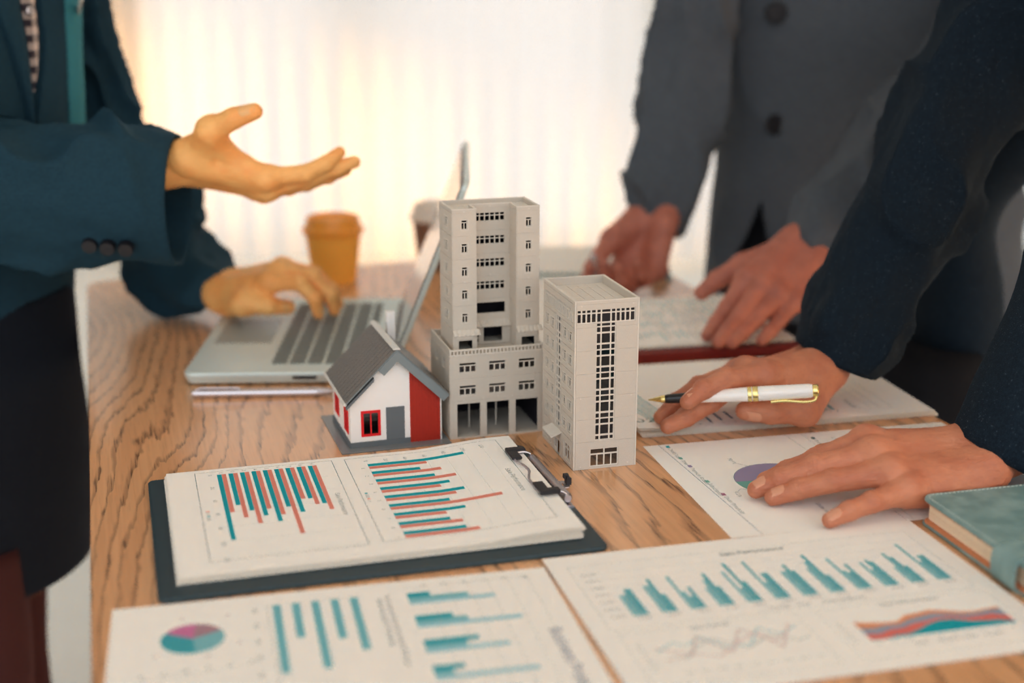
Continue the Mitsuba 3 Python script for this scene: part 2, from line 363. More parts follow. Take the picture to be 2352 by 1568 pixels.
# ---- the front tower (the shorter one, nearest the camera)
def office_block():
    t = thing('model_office_block', 'grey plastic model office block with a central glazed strip, nearest of the two grey models', 'model building')
    fr = Frame(.0526, 1.1101, .2684); W, D, Hh = 56.4, 90.9, 148.8
    levels = [25.0, 45.3, 65.6, 85.9, 106.1, 126.2]
    # front
    f = Wall(fr, (0, 0, 0), (1, 0, 0), (0, -1, 0), t)
    strip = [(19.6, 22.6), (23.9, 31.2), (32.5, 35.5)]
    top_cols = [(2.3, 5.1), (6.4, 9.3), (10.6, 13.6), (14.9, 18.2)] + strip + [(36.8, 39.7), (41.0, 43.9), (45.2, 48.1), (49.4, 52.6)]
    srows = []
    z = 127.3
    for L in levels[::-1]:
        srows += [(L + .6, L + 3.2 if L > 120 else L + 4.4, strip), (L - 4.6, L - .6, strip), (L - 14.2, L - 6.1, strip)]
        z = L - 14.2
    srows = [r for r in srows if r[0] > 26] + [(26.4, 29.4, strip)]
    f.window(19.0, 25.8, 36.1, 129.2, strip, srows, glass=True)
    f.window(1.7, 129.4, 53.2, 141.6, top_cols, [(130.5, 137.6, None), (138.8, 140.9, None)], glass=True)
    f.window(14.6, 1.9, 40.5, 18.5, None, [(2.9, 12.4, [(15.6, 20.8), (22.0, 27.1), (28.3, 33.5), (34.7, 39.6)]), (13.8, 17.6, [(15.6, 27.1), (28.3, 39.6)])], glass=True)
    for a, b in zip(levels[:-1], levels[1:]):
        f.panel(1.2, a + .3, 18.6, b - .3); f.panel(36.5, a + .3, W - 1.2, b - .3)
    f.panel(1.2, .3, W - 1.2, levels[0] - .3); f.panel(1.2, 126.5, W - 1.2, 146.1); f.panel(1.2, 146.7, W - 1.2, Hh)
    f.build(R(0, 0, W, Hh))
    # left face: U runs away from the camera
    l = Wall(fr, (0, 0, 0), (0, 1, 0), (-1, 0, 0), t)
    lv = levels
    for a, b in zip(lv[:-1], lv[1:]):
        for x0 in (7.0, 22.5, 57.5, 73.0):
            w = 10.2
            l.window(x0, a + 5.6, x0 + w, a + 14.6, None, [(a + 6.2, a + 11.6, [(x0 + .8, x0 + w / 2 - .5), (x0 + w / 2 + .5, x0 + w - .8)]), (a + 12.5, a + 14.0, [(x0 + .8, x0 + w - .8)])], surround=.7)
    st = [(38.0, 41.5), (43.0, 48.0), (49.5, 53.0)]
    rows = [(26.2, 30.0, None)]
    for L in lv:
        rows += [(L + .8, L + 4.4, None), (L - 4.6, L - .7, None), (L - 14.2, L - 6.1, None)]
    rows = [r for r in rows if 30.5 < r[0] < 123] + [rows[0]]
    l.window(37.2, 25.8, 53.8, 127.2, st, rows)
    cols = [(5.4 + i * 4.07, 8.0 + i * 4.07) for i in range(20)]
    l.window(4.6, 129.4, 86.6, 141.4, cols, [(130.3, 137.4, None), (138.6, 140.6, None)])
    l.window(7.4, 3.9, 26.6, 18.6, [(8.4, 13.2), (14.6, 19.4), (20.8, 25.6)], [(4.9, 13.0, None), (14.2, 17.6, None)], surround=.6)
    l.window(64.5, 3.9, 86.0, 17.6, [(65.6, 69.5), (71.0, 75.0), (76.4, 80.2), (81.6, 85.0)], [(4.9, 13.0, None), (14.2, 16.6, None)], surround=.6)
    l.window(35.0, .4, 56.0, 14.6, None, [(.4, 12.6, [(41.5, 49.5)]), (4.0, 12.6, [(36.2, 40.0), (51.0, 54.8)])])
    for a, b in zip(lv[:-1], lv[1:]):
        l.panel(1.2, a + .3, 36.8, b - .3); l.panel(54.2, a + .3, D - 1.2, b - .3)
    l.panel(1.2, .3, D - 1.2, lv[0] - .3); l.panel(1.2, 126.5, D - 1.2, 146.1); l.panel(1.2, 146.7, D - 1.2, Hh)
    l.build(R(0, 0, D, Hh))
    awning(fr, 34, 62, 0, 23.5, 9.5, 3.6, 12, t, 'v')
    # right face and back
    r = Wall(fr, (W, 0, 0), (0, 1, 0), (1, 0, 0), t)
    for a, b in zip(lv[:-1], lv[1:]):
        for x0 in (12., 40., 68.):
            r.window(x0, a + 5.6, x0 + 10, a + 14.6, [(x0 + .8, x0 + 4.5), (x0 + 5.5, x0 + 9.2)], [(a + 6.2, a + 14.0, None)])
        r.panel(1.2, a + .3, D - 1.2, b - .3)
    r.panel(1.2, .3, D - 1.2, lv[0] - .3); r.panel(1.2, 126.5, D - 1.2, Hh)
    r.build(R(0, 0, D, Hh))
    bk = Wall(fr, (0, D, 0), (1, 0, 0), (0, 1, 0), t)
    for i in range(5): bk.window(30, 34 + i * 20.3, 40, 43 + i * 20.3, [(30.8, 34.5), (35.5, 39.2)], [(34.6 + i * 20.3, 42.4 + i * 20.3, None)])
    bk.build(R(0, 0, W, Hh))
    # corner posts, roof with scored slabs and parapet cap
    for u in (0, W - 1.1):
        for v in (-.42, D - .68):
            obj('corner_post', fr(bx(u * mm - (0 if u else .00042), (u + 1.1) * mm + (.00042 if u else 0), v * mm, (v + 1.1) * mm, 0, Hh * mm, .00025)), 'model_plastic_pale', t)
    roof = obj('roof', fr(bx(1.4 * mm, (W - 1.4) * mm, 1.4 * mm, (D - 1.4) * mm, 141.3 * mm, 142.0 * mm)), 'model_plastic', t)
    nu, nv = 6, 12
    for i in range(nu):
        for j in range(nv):
            u0, u1 = 1.6 + i * (W - 3.2) / nu, 1.6 + (i + 1) * (W - 3.2) / nu; v0, v1 = 1.6 + j * (D - 3.2) / nv, 1.6 + (j + 1) * (D - 3.2) / nv
            obj('slab', fr(bx((u0 + .18) * mm, (u1 - .18) * mm, (v0 + .1) * mm, (v1 - .1) * mm, 142.0 * mm, 142.35 * mm)), 'model_plastic_pale', roof)
    cap = sbox(-.0005, -.0005, (W + .5) * mm, (D + .5) * mm).difference(sbox(1.9 * mm, 1.9 * mm, (W - 1.9) * mm, (D - 1.9) * mm))
    obj('parapet', fr((lambda v, f: (v + [0, 0, Hh * mm], f))(*prism(cap, .0007))), 'model_plastic_pale', t)
    inner = sbox(.0014, .0014, (W - 1.4) * mm, (D - 1.4) * mm).difference(sbox(.0022, .0022, (W - 2.2) * mm, (D - 2.2) * mm))
    for L in levels: obj('floor_slab', fr(bx(24 * mm, (W - 1.4) * mm, 1.6 * mm, (D - 1.6) * mm, (L - .5) * mm, (L + .5) * mm)), 'inside_shade', t)  # plastic slabs painted dark for the shade behind the windows
    obj('lining', [fr(bx(1.45 * mm, (W - 1.45) * mm, (D - 2.2) * mm, (D - 1.9) * mm, 1 * mm, 140 * mm)), fr(bx((W - 2.2) * mm, (W - 1.9) * mm, 1.45 * mm, (D - 2.2) * mm, 1 * mm, 140 * mm))], 'inside_shade', t, label='added dark liner painting the shade inside')  # liners added to darken the rooms, shade put into their colour
    for (u, zz) in ((6.0, 3.0), (49.0, 3.5), (5.6, 64.2), (51, 64.4), (5.6, 144.9), (51, 145)):
        obj('moulding_dot', cyl(fr.pt(u * mm, -.0004, zz * mm), fr.pt(u * mm, -.0007, zz * mm), .0007, n=12), 'model_plastic_pale', t)
office_block()

# ---- the tall tower on its podium
def tower():
    t = thing('model_tower', 'tall grey plastic model tower with two wings standing on a wide podium of garage bays', 'model building')
    fr = Frame(-.056, 1.1897, .2799); W, D, Hp = 87.9, 76.6, 79.0
    # podium front
    f = Wall(fr, (0, 0, 0), (1, 0, 0), (0, -1, 0), t)
    for x0, x1 in ((6.4, 28.0), (34.2, 55.4), (61.6, 83.0)): f.hole(x0, 1.6, x1, 33.4)
    for z0, z1 in ((62.8, 72.0), (41.4, 50.6)):
        for x0 in (8.6, 36.4, 64.4):
            x1 = x0 + 15.8
            f.window(x0, z0, x1, z1, None, [(z0 + .5, z1 - 3.3, [(x0 + .5, x0 + 4.7), (x0 + 5.9, x0 + 10.0), (x0 + 11.2, x0 + 15.3)]), (z1 - 2.4, z1 - .4, [(x0 + .5, x0 + 15.3)])], glass=True, surround=.4)
    f.panel(.2, 57.7, W - .2, 78.4); f.panel(.2, 36.5, W - .2, 57.1); f.panel(.2, .8, W - .2, 35.9)
    f.build(R(0, 0, W, Hp))
    l = Wall(fr, (0, 0, 0), (0, 1, 0), (-1, 0, 0), t)
    for x0 in (18, 46):
        l.window(x0, 62.8, x0 + 12, 71.5, None, [(63.4, 68.4, [(x0 + .6, x0 + 3.6), (x0 + 4.5, x0 + 7.5), (x0 + 8.4, x0 + 11.4)]), (69.2, 71.0, [(x0 + .6, x0 + 11.4)])])
    l.panel(.2, .5, D - .2, 78.6)
    l.build(R(0, 0, D, Hp + 5.6))
    r = Wall(fr, (W, 0, 0), (0, 1, 0), (1, 0, 0), t); r.panel(.2, .5, D - .2, 78.6); r.build(R(0, 0, D, Hp + 5.6))
    bk = Wall(fr, (0, D, 0), (1, 0, 0), (0, 1, 0), t); bk.build(R(0, 0, W, Hp + 5.6))
    obj('terrace', fr(bx(1.4 * mm, (W - 1.4) * mm, 1.4 * mm, (D - 1.4) * mm, 77.5 * mm, 79.0 * mm)), 'model_plastic', t)
    obj('floor_slab', fr(bx(1.4 * mm, (W - 1.4) * mm, 1.0 * mm, (D - 1.4) * mm, .1 * mm, 1.4 * mm)), 'model_plastic', t)
    obj('floor_slab', fr(bx(1.4 * mm, (W - 1.4) * mm, 1.6 * mm, (D - 1.4) * mm, 35.6 * mm, 36.6 * mm)), 'model_plastic', t)
    for u in (24, 50):
        obj('column', cyl(fr.pt(u * mm, .026, .0014), fr.pt(u * mm, .026, .0356), .0008, n=12), 'model_plastic_pale', t, smooth=40)
    obj('lining', [fr(bx(1.5 * mm, (W - 1.5) * mm, (D - 2.4) * mm, (D - 2.0) * mm, 1.4 * mm, 77 * mm)), fr(bx(1.5 * mm, 1.9 * mm, 1.5 * mm, (D - 2.4) * mm, 1.4 * mm, 77 * mm)), fr(bx((W - 1.9) * mm, (W - 1.5) * mm, 1.5 * mm, (D - 2.4) * mm, 1.4 * mm, 77 * mm)), fr(bx(1.9 * mm, (W - 1.9) * mm, 1.6 * mm, (D - 2.4) * mm, 35.1 * mm, 35.5 * mm))], 'inside_shade', t, label='added dark liner painting the shade inside')  # dark liners added to paint shade into the podium bays
    obj('lining', [fr(bx((6.3 + 1.6) * mm, (87 - 1.6) * mm, (11 + 46.6) * mm, (11 + 47.0) * mm, 79.2 * mm, 205 * mm)), fr(bx((6.3 + 1.5) * mm, (6.3 + 1.9) * mm, (11 + 33) * mm, (11 + 46.6) * mm, 79.2 * mm, 205 * mm)), fr(bx((87 - 1.9) * mm, (87 - 1.5) * mm, 12.5 * mm, (11 + 46.6) * mm, 79.2 * mm, 205 * mm)), fr(bx(26.3 * mm, 26.6 * mm, 12.5 * mm, 36 * mm, 79.2 * mm, 205 * mm))], 'inside_shade', t, label='added dark liner painting the shade inside')  # dark liners added to paint shade inside the tower storeys
    # railing: posts as one balustrade, rail above and below
    rl = obj('railing', [fr(bx(0, W * mm, -.0004, .0011, 79.0 * mm, 80.1 * mm)), fr(bx(-.0004, (W + .4) * mm, -.0006, .0013, 83.4 * mm, 84.8 * mm))], 'model_plastic_pale', t)
    nb = 26
    for i in range(nb + 1):
        u = .6 + i * (W - 1.2) / nb
        obj('baluster', fr(bx((u - .6) * mm, (u + .6) * mm, -.0002, .0009, 80.1 * mm, 83.4 * mm)), 'model_plastic_pale', rl)
    for o, U in (((0), 1), ((W - 1.2), 1)):
        obj('parapet', fr(bx(o * mm, (o + 1.2) * mm, .0013, D * mm, 84.6 * mm, 85.2 * mm)), 'model_plastic_pale', t)
    # tower: wings and recess
    a, wt, s0, dt, Ht = 6.3, 80.7, 11.0, 48.7, 209.7
    uL0, uL1, uR0, uR1, vb = a, a + 21.8, a + 59.6, a + wt, s0 + 23.
    lv = [100.8, 122.4, 143.6, 164.9, 186.1, 206.8]
    for x0, x1, right in ((uL0, uL1, 0), (uR0, uR1, 1)):
        w = Wall(fr, (0, s0, 0), (1, 0, 0), (0, -1, 0), t)
        cx = (14.2 + 20.3) / 2 if not right else 76.9
        for A, B in zip(lv[:-1], lv[1:]):
            x = cx - 2.7
            w.window(x, A + 5.8, x + 5.4, A + 14.2, None, [(A + 6.3, A + 11.6, [(x + .5, x + 2.3), (x + 3.1, x + 4.9)]), (A + 12.3, A + 13.8, [(x + .5, x + 4.9)])], surround=.75)
            w.panel(x0 + .25, A + .25, x1 - .25, B - .25)
        if not right: w.hole(11.2, 80.5, 24.0, 89.8)
        else: w.hole(70.6, 80.5, 83.0, 89.5)
        w.panel(x0 + .25, 79.3, x1 - .25, 100.5); w.panel(x0 + .25, 207.1, x1 - .25, Ht)
        w.build(R(x0, 79, x1, Ht))
        awning(fr, x0 - .3, x1 + (2.6 if not right else 2.2), s0 - .4, 99.6, 5.2, 3.4, 6, t)
        obj('lintel', fr(bx((cx - 8.5) * mm, (cx + 8.5) * mm, (s0 - 1.6) * mm, (s0 - .4) * mm, 91.6 * mm, 95.4 * mm, .0003)), 'model_plastic_pale', t)
    w = Wall(fr, (0, vb, 0), (1, 0, 0), (0, -1, 0), t)
    c0 = uL1 + 4.8; cw = 4.72
    for i, (A, B) in enumerate(zip(lv[:-1], lv[1:])):
        if i == 0: w.hole(c0, A + 7.5, c0 + 6 * cw, A + 17.5)
        else:
            cols = [(c0 + .35 + k * cw, c0 + k * cw + 4.1) for k in range(6)]
            w.window(c0, A + 8.2, c0 + 6 * cw, A + 16.0, cols, [(A + 8.6, A + 12.8, None), (A + 13.6, A + 15.6, None)], surround=.4)
        w.panel(uL1 + .25, A + .25, uR0 - .25, B - .25)
    w.hole(40.5, 81.0, 58.5, 94.5)
    for k in range(3): w.hole(30.6, 81 + k * 4.4, 33.4, 84.2 + k * 4.4); w.hole(34.4, 81 + k * 4.4, 36.0, 84.2 + k * 4.4)
    w.panel(uL1 + .25, 79.3, uR0 - .25, 100.5); w.panel(uL1 + .25, 207.1, uR0 - .25, Ht); w.build(R(uL1, 79, uR0, Ht))
    awning(fr, uL1 + .6, uR0 - .4, vb - .4, 101.2, 6.0, 3.8, 10, t)
    for u, n in ((uL1, 1), (uR0, -1)):
        sw = Wall(fr, (u, s0, 0), (0, 1, 0), (n, 0, 0), t)
        for A, B in zip(lv[:-1], lv[1:]): sw.panel(.25, A + .25, vb - s0 - .3, B - .25)
        sw.panel(.25, 207.1, vb - s0 - .3, Ht); sw.panel(.25, 79.3, vb - s0 - .3, 100.5)
        sw.build(R(0, 79, vb - s0, Ht))
    for u, n in ((uL0, -1), (uR1, 1)):
        sw = Wall(fr, (u, s0, 0), (0, 1, 0), (n, 0, 0), t)
        for A, B in zip(lv[:-1], lv[1:]):
            x = 16.4
            sw.window(x, A + 6.0, x + 13.6, A + 14.4, None, [(A + 6.6, A + 11.6, [(x + 1.2, x + 6.2), (x + 7.6, x + 12.4)]), (A + 12.4, A + 13.8, [(x + 1.2, x + 12.4)])], surround=1.2)
            sw.panel(.25, A + .25, dt - .3, B - .25)
        sw.panel(.25, 207.1, dt - .3, Ht); sw.panel(.25, 79.3, dt - .3, 100.5)
        sw.build(R(0, 79, dt, Ht))
    b2 = Wall(fr, (0, s0 + dt, 0), (1, 0, 0), (0, 1, 0), t)
    for A in lv[:-1]: b2.hole(a + 12, A + 6, a + 22, A + 14)
    b2.build(R(uL0, 79, uR1, Ht))
    plan = sbox(uL0 * mm, s0 * mm, uR1 * mm, (s0 + dt) * mm).difference(sbox(uL1 * mm, (s0 - 1) * mm, uR0 * mm, vb * mm))
    roof = obj('roof', fr((lambda v, f: (v + [0, 0, .2052], f))(*prism(plan.buffer(-.0014, join_style=2), .0008))), 'model_plastic', t)
    for i in range(9):
        u0 = uL0 + 1.6 + i * (wt - 3.2) / 9; u1 = uL0 + 1.6 + (i + 1) * (wt - 3.2) / 9
        for j in range(4):
            v0 = s0 + 1.6 + j * (dt - 3.2) / 4; v1 = s0 + 1.6 + (j + 1) * (dt - 3.2) / 4
            sl = sbox((u0 + .2) * mm, (v0 + .2) * mm, (u1 - .2) * mm, (v1 - .2) * mm).intersection(plan.buffer(-.0017, join_style=2))
            if sl.area > 2e-6: obj('slab', fr((lambda v, f: (v + [0, 0, .2060], f))(*prism(sl, .0003))), 'model_plastic_pale', roof)
    cap = plan.buffer(.0005, join_style=2).difference(plan.buffer(-.0016, join_style=2))
    obj('parapet', fr((lambda v, f: (v + [0, 0, Ht * mm], f))(*prism(cap, .0008))), 'model_plastic_pale', t)
    for L in lv[:-1]: obj('floor_slab', fr((lambda v, f: (v + [0, 0, L * mm], f))(*prism(plan.buffer(-.0015, join_style=2), .0006))), 'model_plastic', t)
    for (u, v, zz) in ((17, s0, 207.9), (77, s0, 207.9), (47, vb, 207.9), (17, s0, 144.4), (77, s0, 144.4), (47, vb, 144.4), (31, 0, 37.4), (45, 0, 38.6), (58.4, 0, 37.4), (31.2, 0, 4), (58.3, 0, 4), (12.6, 0, 37.0)):
        obj('moulding_dot', cyl(fr.pt(u * mm, v * mm - .0004, zz * mm), fr.pt(u * mm, v * mm - .0008, zz * mm), .0008, n=12), 'model_plastic_pale', t)
tower()

# ---- the card house
def house():
    t = thing('model_house', 'small white card model house with a grey tiled roof, red siding and a red window', 'model house')
    fr = Frame(-.1441, 1.1641, .3042); W, D = 83.2, 85.1; ze, zr, uc = 49.0, 86.5, 42.6
    z0 = 1.2
    obj('base_plate', fr(bx(-.0105, .0900, -.0125, .0985, 0, .0012, .0003)), 'base_grey', t)
    gable = Polygon([(0, z0 * mm), (W * mm, z0 * mm), (W * mm, ze * mm), (uc * mm, zr * mm), (0, ze * mm)])
    obj('wall', plate(gable.difference(R(11.0, 12.0, 26.0, 33.2)), fr.pt(0, 0, 0), fr.R[:, 0], -fr.R[:, 1], .0012), 'card_white', t, label='white card gable wall')
    obj('wall', plate(gable, fr.pt(0, D * mm, 0), fr.R[:, 0], fr.R[:, 1], .0012), 'card_white', t)
    sidew = R(0, z0, D, ze)
    obj('wall', plate(sidew.difference(unary_union([R(10, 12, 27, 32), R(55, 14, 74, 33)])), fr.pt(0, 0, 0), fr.R[:, 1], -fr.R[:, 0], .0012), 'card_white', t)
    obj('wall', plate(sidew, fr.pt(W * mm, 0, 0), fr.R[:, 1], fr.R[:, 0], .0012), 'card_white', t)
    # red siding: boards with joints between them
    n = 10
    sd = obj('siding', plate(Polygon([(54.6 * mm, 1.0 * mm), (82.4 * mm, 1.0 * mm), (82.4 * mm, 47.2 * mm), (54.6 * mm, 72.2 * mm)]), fr.pt(0, 0, 0), fr.R[:, 0], -fr.R[:, 1], .0006, .0004), 'card_red', t, label='red board siding')
    for i in range(n):
        a, b = 54.6 + i * 27.8 / n + .12, 54.6 + (i + 1) * 27.8 / n - .12
        za, zb = 72.2 - (a - 54.6) * .899, 72.2 - (b - 54.6) * .899
        obj('plank', plate(Polygon([(a * mm, 1.0 * mm), (b * mm, 1.0 * mm), (b * mm, zb * mm), (a * mm, za * mm)]), fr.pt(0, 0, 0), fr.R[:, 0], -fr.R[:, 1], .0003, .0007), 'card_red', sd)
    obj('corner_trim', fr(bx(.0826, .0836, -.0011, .0006, .001, .0475)), 'card_white', t)
    obj('plinth', [plate(R(-.4, z0, 54.4, 5.9), fr.pt(0, 0, 0), fr.R[:, 0], -fr.R[:, 1], .0012, .0010), plate(R(-.4, z0, D, 5.9), fr.pt(0, 0, 0), fr.R[:, 1], -fr.R[:, 0], .0012, .0010)], 'card_dark_grey', t, label='grey plinth strip')
    obj('door', plate(R(32.5, 6.0, 49.4, 36.2), fr.pt(0, 0, 0), fr.R[:, 0], -fr.R[:, 1], .0010, .0007), 'card_dark_grey', t, label='plain grey door')
    def win(x0, z0_, x1, z1, O, U, N):
        k = obj('window', plate(R(x0, z0_, x1, z1).difference(unary_union([R(x0 + 2.3, z0_ + 2.2, (x0 + x1) / 2 - .6, z1 - 2.4), R((x0 + x1) / 2 + .6, z0_ + 2.2, x1 - 2.3, z1 - 2.4)])), O, U, N, .0012, .0007), 'card_red_bright', t, label='red framed window')
        obj('pane', plate(R(x0 + 2, z0_ + 2, x1 - 2, z1 - 2), O, U, N, .0003, -.0002), 'pane', k)
    win(9.6, 10.6, 27.4, 34.8, fr.pt(0, 0, 0), fr.R[:, 0], -fr.R[:, 1])
    win(8.8, 11.0, 28.0, 33.2, fr.pt(0, 0, 0), fr.R[:, 1], -fr.R[:, 0]); win(54, 13.2, 75, 33.9, fr.pt(0, 0, 0), fr.R[:, 1], -fr.R[:, 0])
    obj('ceiling_card', fr(bx(.0013, .0819, .0013, .0838, .047, .048)), 'inside_shade', t)
    obj('floor_card', fr(bx(.0013, .0819, .0013, .0838, .0012, .0016)), 'inside_shade', t)
    # roof: two slopes of tile courses
    v0, v1 = -6.0, 95.0; sl = (91.5 - 45.5) / 47.0
    rf = obj('roof', [fr(grid_box([(uc, 90.9), (uc - 47.2, 90.9 - 47.2 * sl)], v0, v1, 1.3)), fr(grid_box([(uc, 90.9), (uc + 47.2, 90.9 - 47.2 * sl)], v0, v1, 1.3))], 'card_grey', t)
    nr, nc = 24, 12
    for side in (-1, 1):
        d = np.array([side * 47.2, -47.2 * sl]); Ls = np.linalg.norm(d); d /= Ls; nrm = np.array([side * sl, 1.0]); nrm /= np.linalg.norm(nrm)
        for j in range(nc):
            va, vb = v0 + j * (v1 - v0) / nc + .55, v0 + (j + 1) * (v1 - v0) / nc - .55
            parts = []
            for i in range(nr):      # each course a wedge, its lower lip proud
                s0, s1 = 1.5 + i * (Ls - 1.5) / nr, 1.5 + (i + 1) * (Ls - 1.5) / nr
                P = [np.array([uc, 90.9]) + d * s + nrm * h for s, h in ((s0, .05), (s0, .30), (s1 - .25, .95), (s1 - .25, .05))]
                vs = np.array([[p[0], v, p[1]] for v in (va, vb) for p in P]) * mm
                parts.append(arr(Manifold.hull_points(vs)))
            obj('tile_column', fr(arr(parts)), 'roof_grey', rf)
    for i in range(26):
        va = v0 + i * (v1 - v0) / 26
        P = [[(uc + 3.4 * math.sin(a)) * mm, v * mm, (90.2 + k * 2.6 * math.cos(a)) * mm] for v, k in ((va, .85), (va + (v1 - v0) / 26 - .3, 1.0)) for a in np.linspace(-1.45, 1.45, 7)]
        obj('ridge_tile', fr(Manifold.hull_points(np.array(P))), 'ridge_white', rf)
    # barge boards under the near gable: a long one on the right, a short one on the left
    def barge(s, a, b, w):
        d = np.array([s * 47.2, -47.2 * sl]); d /= np.linalg.norm(d); nn = np.array([-s * abs(d[1]), -abs(d[0])])
        p = np.array([uc, 89.6])
        poly = Polygon([(p + d * a) * mm, (p + d * b) * mm, (p + d * b + nn * w) * mm, (p + d * a + np.array([0, -w / abs(d[0])])) * mm])
        obj('barge_board', plate(poly, fr.pt(0, v0 * mm, 0), fr.R[:, 0], -fr.R[:, 1], .0016, .0012), 'card_grey', t, label='grey barge board')
    barge(1, 0, 65, 6.8); barge(-1, 0, 24, 6.8)
    obj('gutter', tube([fr.pt(-.0052, (v0 + .5) * mm, .0438), fr.pt(-.0052, v1 * mm, .0438)], .0016, 10), 'ridge_white', t, smooth=40)
    obj('soffit', fr(grid_box([(uc - 21, 86.5 - 21 * sl), (uc - 46.5, 86.8 - 46.5 * sl)], v0 + 1.0, 0.5, 3.0)), 'card_dark_grey', t)
    k = obj('chimney', fr(bx(.0525, .0608, .0800, .0870, .055, .1032, .0005)), 'card_white', t, label='white chimney')
def grid_box(prof, va, vb, th):
    """A sloping slab between two (u, z) points, th mm thick downwards, from va to vb."""
    (a, b), (c, d) = prof
    vs = [[x, v, z] for v in (va, vb) for x, z in ((a, b), (c, d), (c, d - th), (a, b - th))]
    return arr(Manifold.hull_points(np.array(vs) * mm))
house()

ORD = ('topmost', 'second', 'third', 'fourth', 'fifth', 'sixth', 'seventh')
# ------------------------------------------------------------------ printed paper
TEAL, CORAL, SKY, SKY2, INKC, GREYL, NAVY = (srgb(40, 160, 172), srgb(226, 138, 122), srgb(118, 184, 192), srgb(160, 204, 214), srgb(70, 100, 108), srgb(176, 186, 186), srgb(60, 92, 128))
MAGENTA, MAUVE, LILAC, MINT, ORANGE, STEEL, ROSE = (srgb(204, 110, 160), srgb(170, 128, 140), srgb(158, 146, 176), srgb(120, 174, 164), srgb(226, 152, 112), srgb(150, 160, 176), srgb(222, 118, 108))

TEXTS = {}
class Print:
    """Flat print on one page: coloured shapes in page millimetres (u right, v towards the reader)."""
    def __init__(s): s.V, s.F, s.C, s.n, s.lay = [], [], [], 0, 0
    def _add(s, v, f, c):
        s.V.append(np.c_[v, np.full(len(v), s.lay * .012)]); s.F.append(np.asarray(f) + s.n); s.C.append(np.tile(c, (len(v), 1))); s.n += len(v)
    def rect(s, u0, v0, u1, v1, c):
        nu, nv = max(1, math.ceil(abs(u1 - u0) / 12)), max(1, math.ceil(abs(v1 - v0) / 14))
        U, V = np.meshgrid(np.linspace(u0, u1, nu + 1), np.linspace(v0, v1, nv + 1), indexing='ij')
        P = np.stack([U, V, 0 * U], -1); v, f = grid_mesh(P); s._add(v[:, :2], f, c)
    def line(s, p, q, w, c):
        p, q = np.array(p, float), np.array(q, float); d = q - p; L = np.linalg.norm(d); n = np.array([-d[1], d[0]]) / L * w / 2
        k = max(1, math.ceil(L / 12)); t = np.linspace(0, 1, k + 1)[:, None]
        P = np.stack([p + d * t - n, p + d * t + n], 1); v, f = grid_mesh(np.concatenate([P, np.zeros(P.shape[:2] + (1,))], -1)); s._add(v[:, :2], f, c)
    def box(s, u0, v0, u1, v1, w, c):
        for p, q in (((u0, v0), (u1, v0)), ((u1, v0), (u1, v1)), ((u1, v1), (u0, v1)), ((u0, v1), (u0, v0))): s.line(p, q, w, c)
    def poly(s, pts, c):
        v, f = trimesh.creation.triangulate_polygon(Polygon(pts), engine='earcut'); s._add(v, f, c)
    def pie(s, u, v, r, a0, a1, c):
        a = np.radians(np.linspace(a0, a1, 24)); s.poly([(u, v)] + [(u + r * math.cos(x), v - r * math.sin(x)) for x in a], c)
    def text(s, t, u, v, h, c, down=False, center=False, bold=False):
        if (t, bold) not in TEXTS:
            m = text_mesh(t, 1., .001, bold); TEXTS[t, bold] = np.array(m.vertices) * 1.0, np.array(m.faces)[np.array(m.face_normals)[:, 2] > .5]
        vv, ff = TEXTS[t, bold]; vv = vv * h
        ids, inv = np.unique(ff, return_inverse=True); xy = vv[ids][:, :2]; ff = inv.reshape(-1, 3)
        if center: xy = xy - [xy[:, 0].mean(), 0]
        P = np.c_[u + xy[:, 1], v + xy[:, 0]] if down else np.c_[u + xy[:, 0], v - xy[:, 1]]
        s._add(P, ff, c)
    def build(s, page, parent, off=.00012):
        P = np.vstack(s.V); F = np.vstack(s.F); C = np.vstack(s.C)
        X = page(P[:, 0], P[:, 1]); X[:, 2] += off + P[:, 2] * mm
        n = np.cross(X[F[:, 1]] - X[F[:, 0]], X[F[:, 2]] - X[F[:, 0]])[:, 2] < 0; F[n] = F[n][:, ::-1]
        obj('print', (X, F), 'ink', parent, color=C)

def page_map(x, y, th, z, shape=None):
    c, n = math.cos(th), math.sin(th)
    def f(u, v):
        u, v = np.asarray(u, float), np.asarray(v, float); zz = z + (shape(u, v) if shape else 0 * u)
        return np.c_[x + (c * u + n * v) * mm, y + (n * u - c * v) * mm, zz]
    return f

def sheet(pm, parent=None, name='sheet', w=297., h=210., t=.0002, nu=28, nv=16, m='paper'):
    """A sheet of paper with real thickness that follows the page map."""
    U, V = np.meshgrid(np.linspace(0, w, nu + 1), np.linspace(0, h, nv + 1), indexing='ij')
    P = pm(U.ravel(), V.ravel()).reshape(nu + 1, nv + 1, 3); Q = P - [0, 0, t]
    a, b = grid_mesh(P), grid_mesh(Q)
    ring = [(i, 0) for i in range(nu + 1)] + [(nu, j) for j in range(1, nv + 1)] + [(i, nv) for i in range(nu - 1, -1, -1)] + [(0, j) for j in range(nv - 1, 0, -1)]
    rim = np.array([[P[r], Q[r]] for r in ring]); rim = grid_mesh(np.concatenate([rim, rim[:1]]))
    return obj(name, [(a[0], a[1][:, ::-1]), b, rim], m, parent, smooth=40)

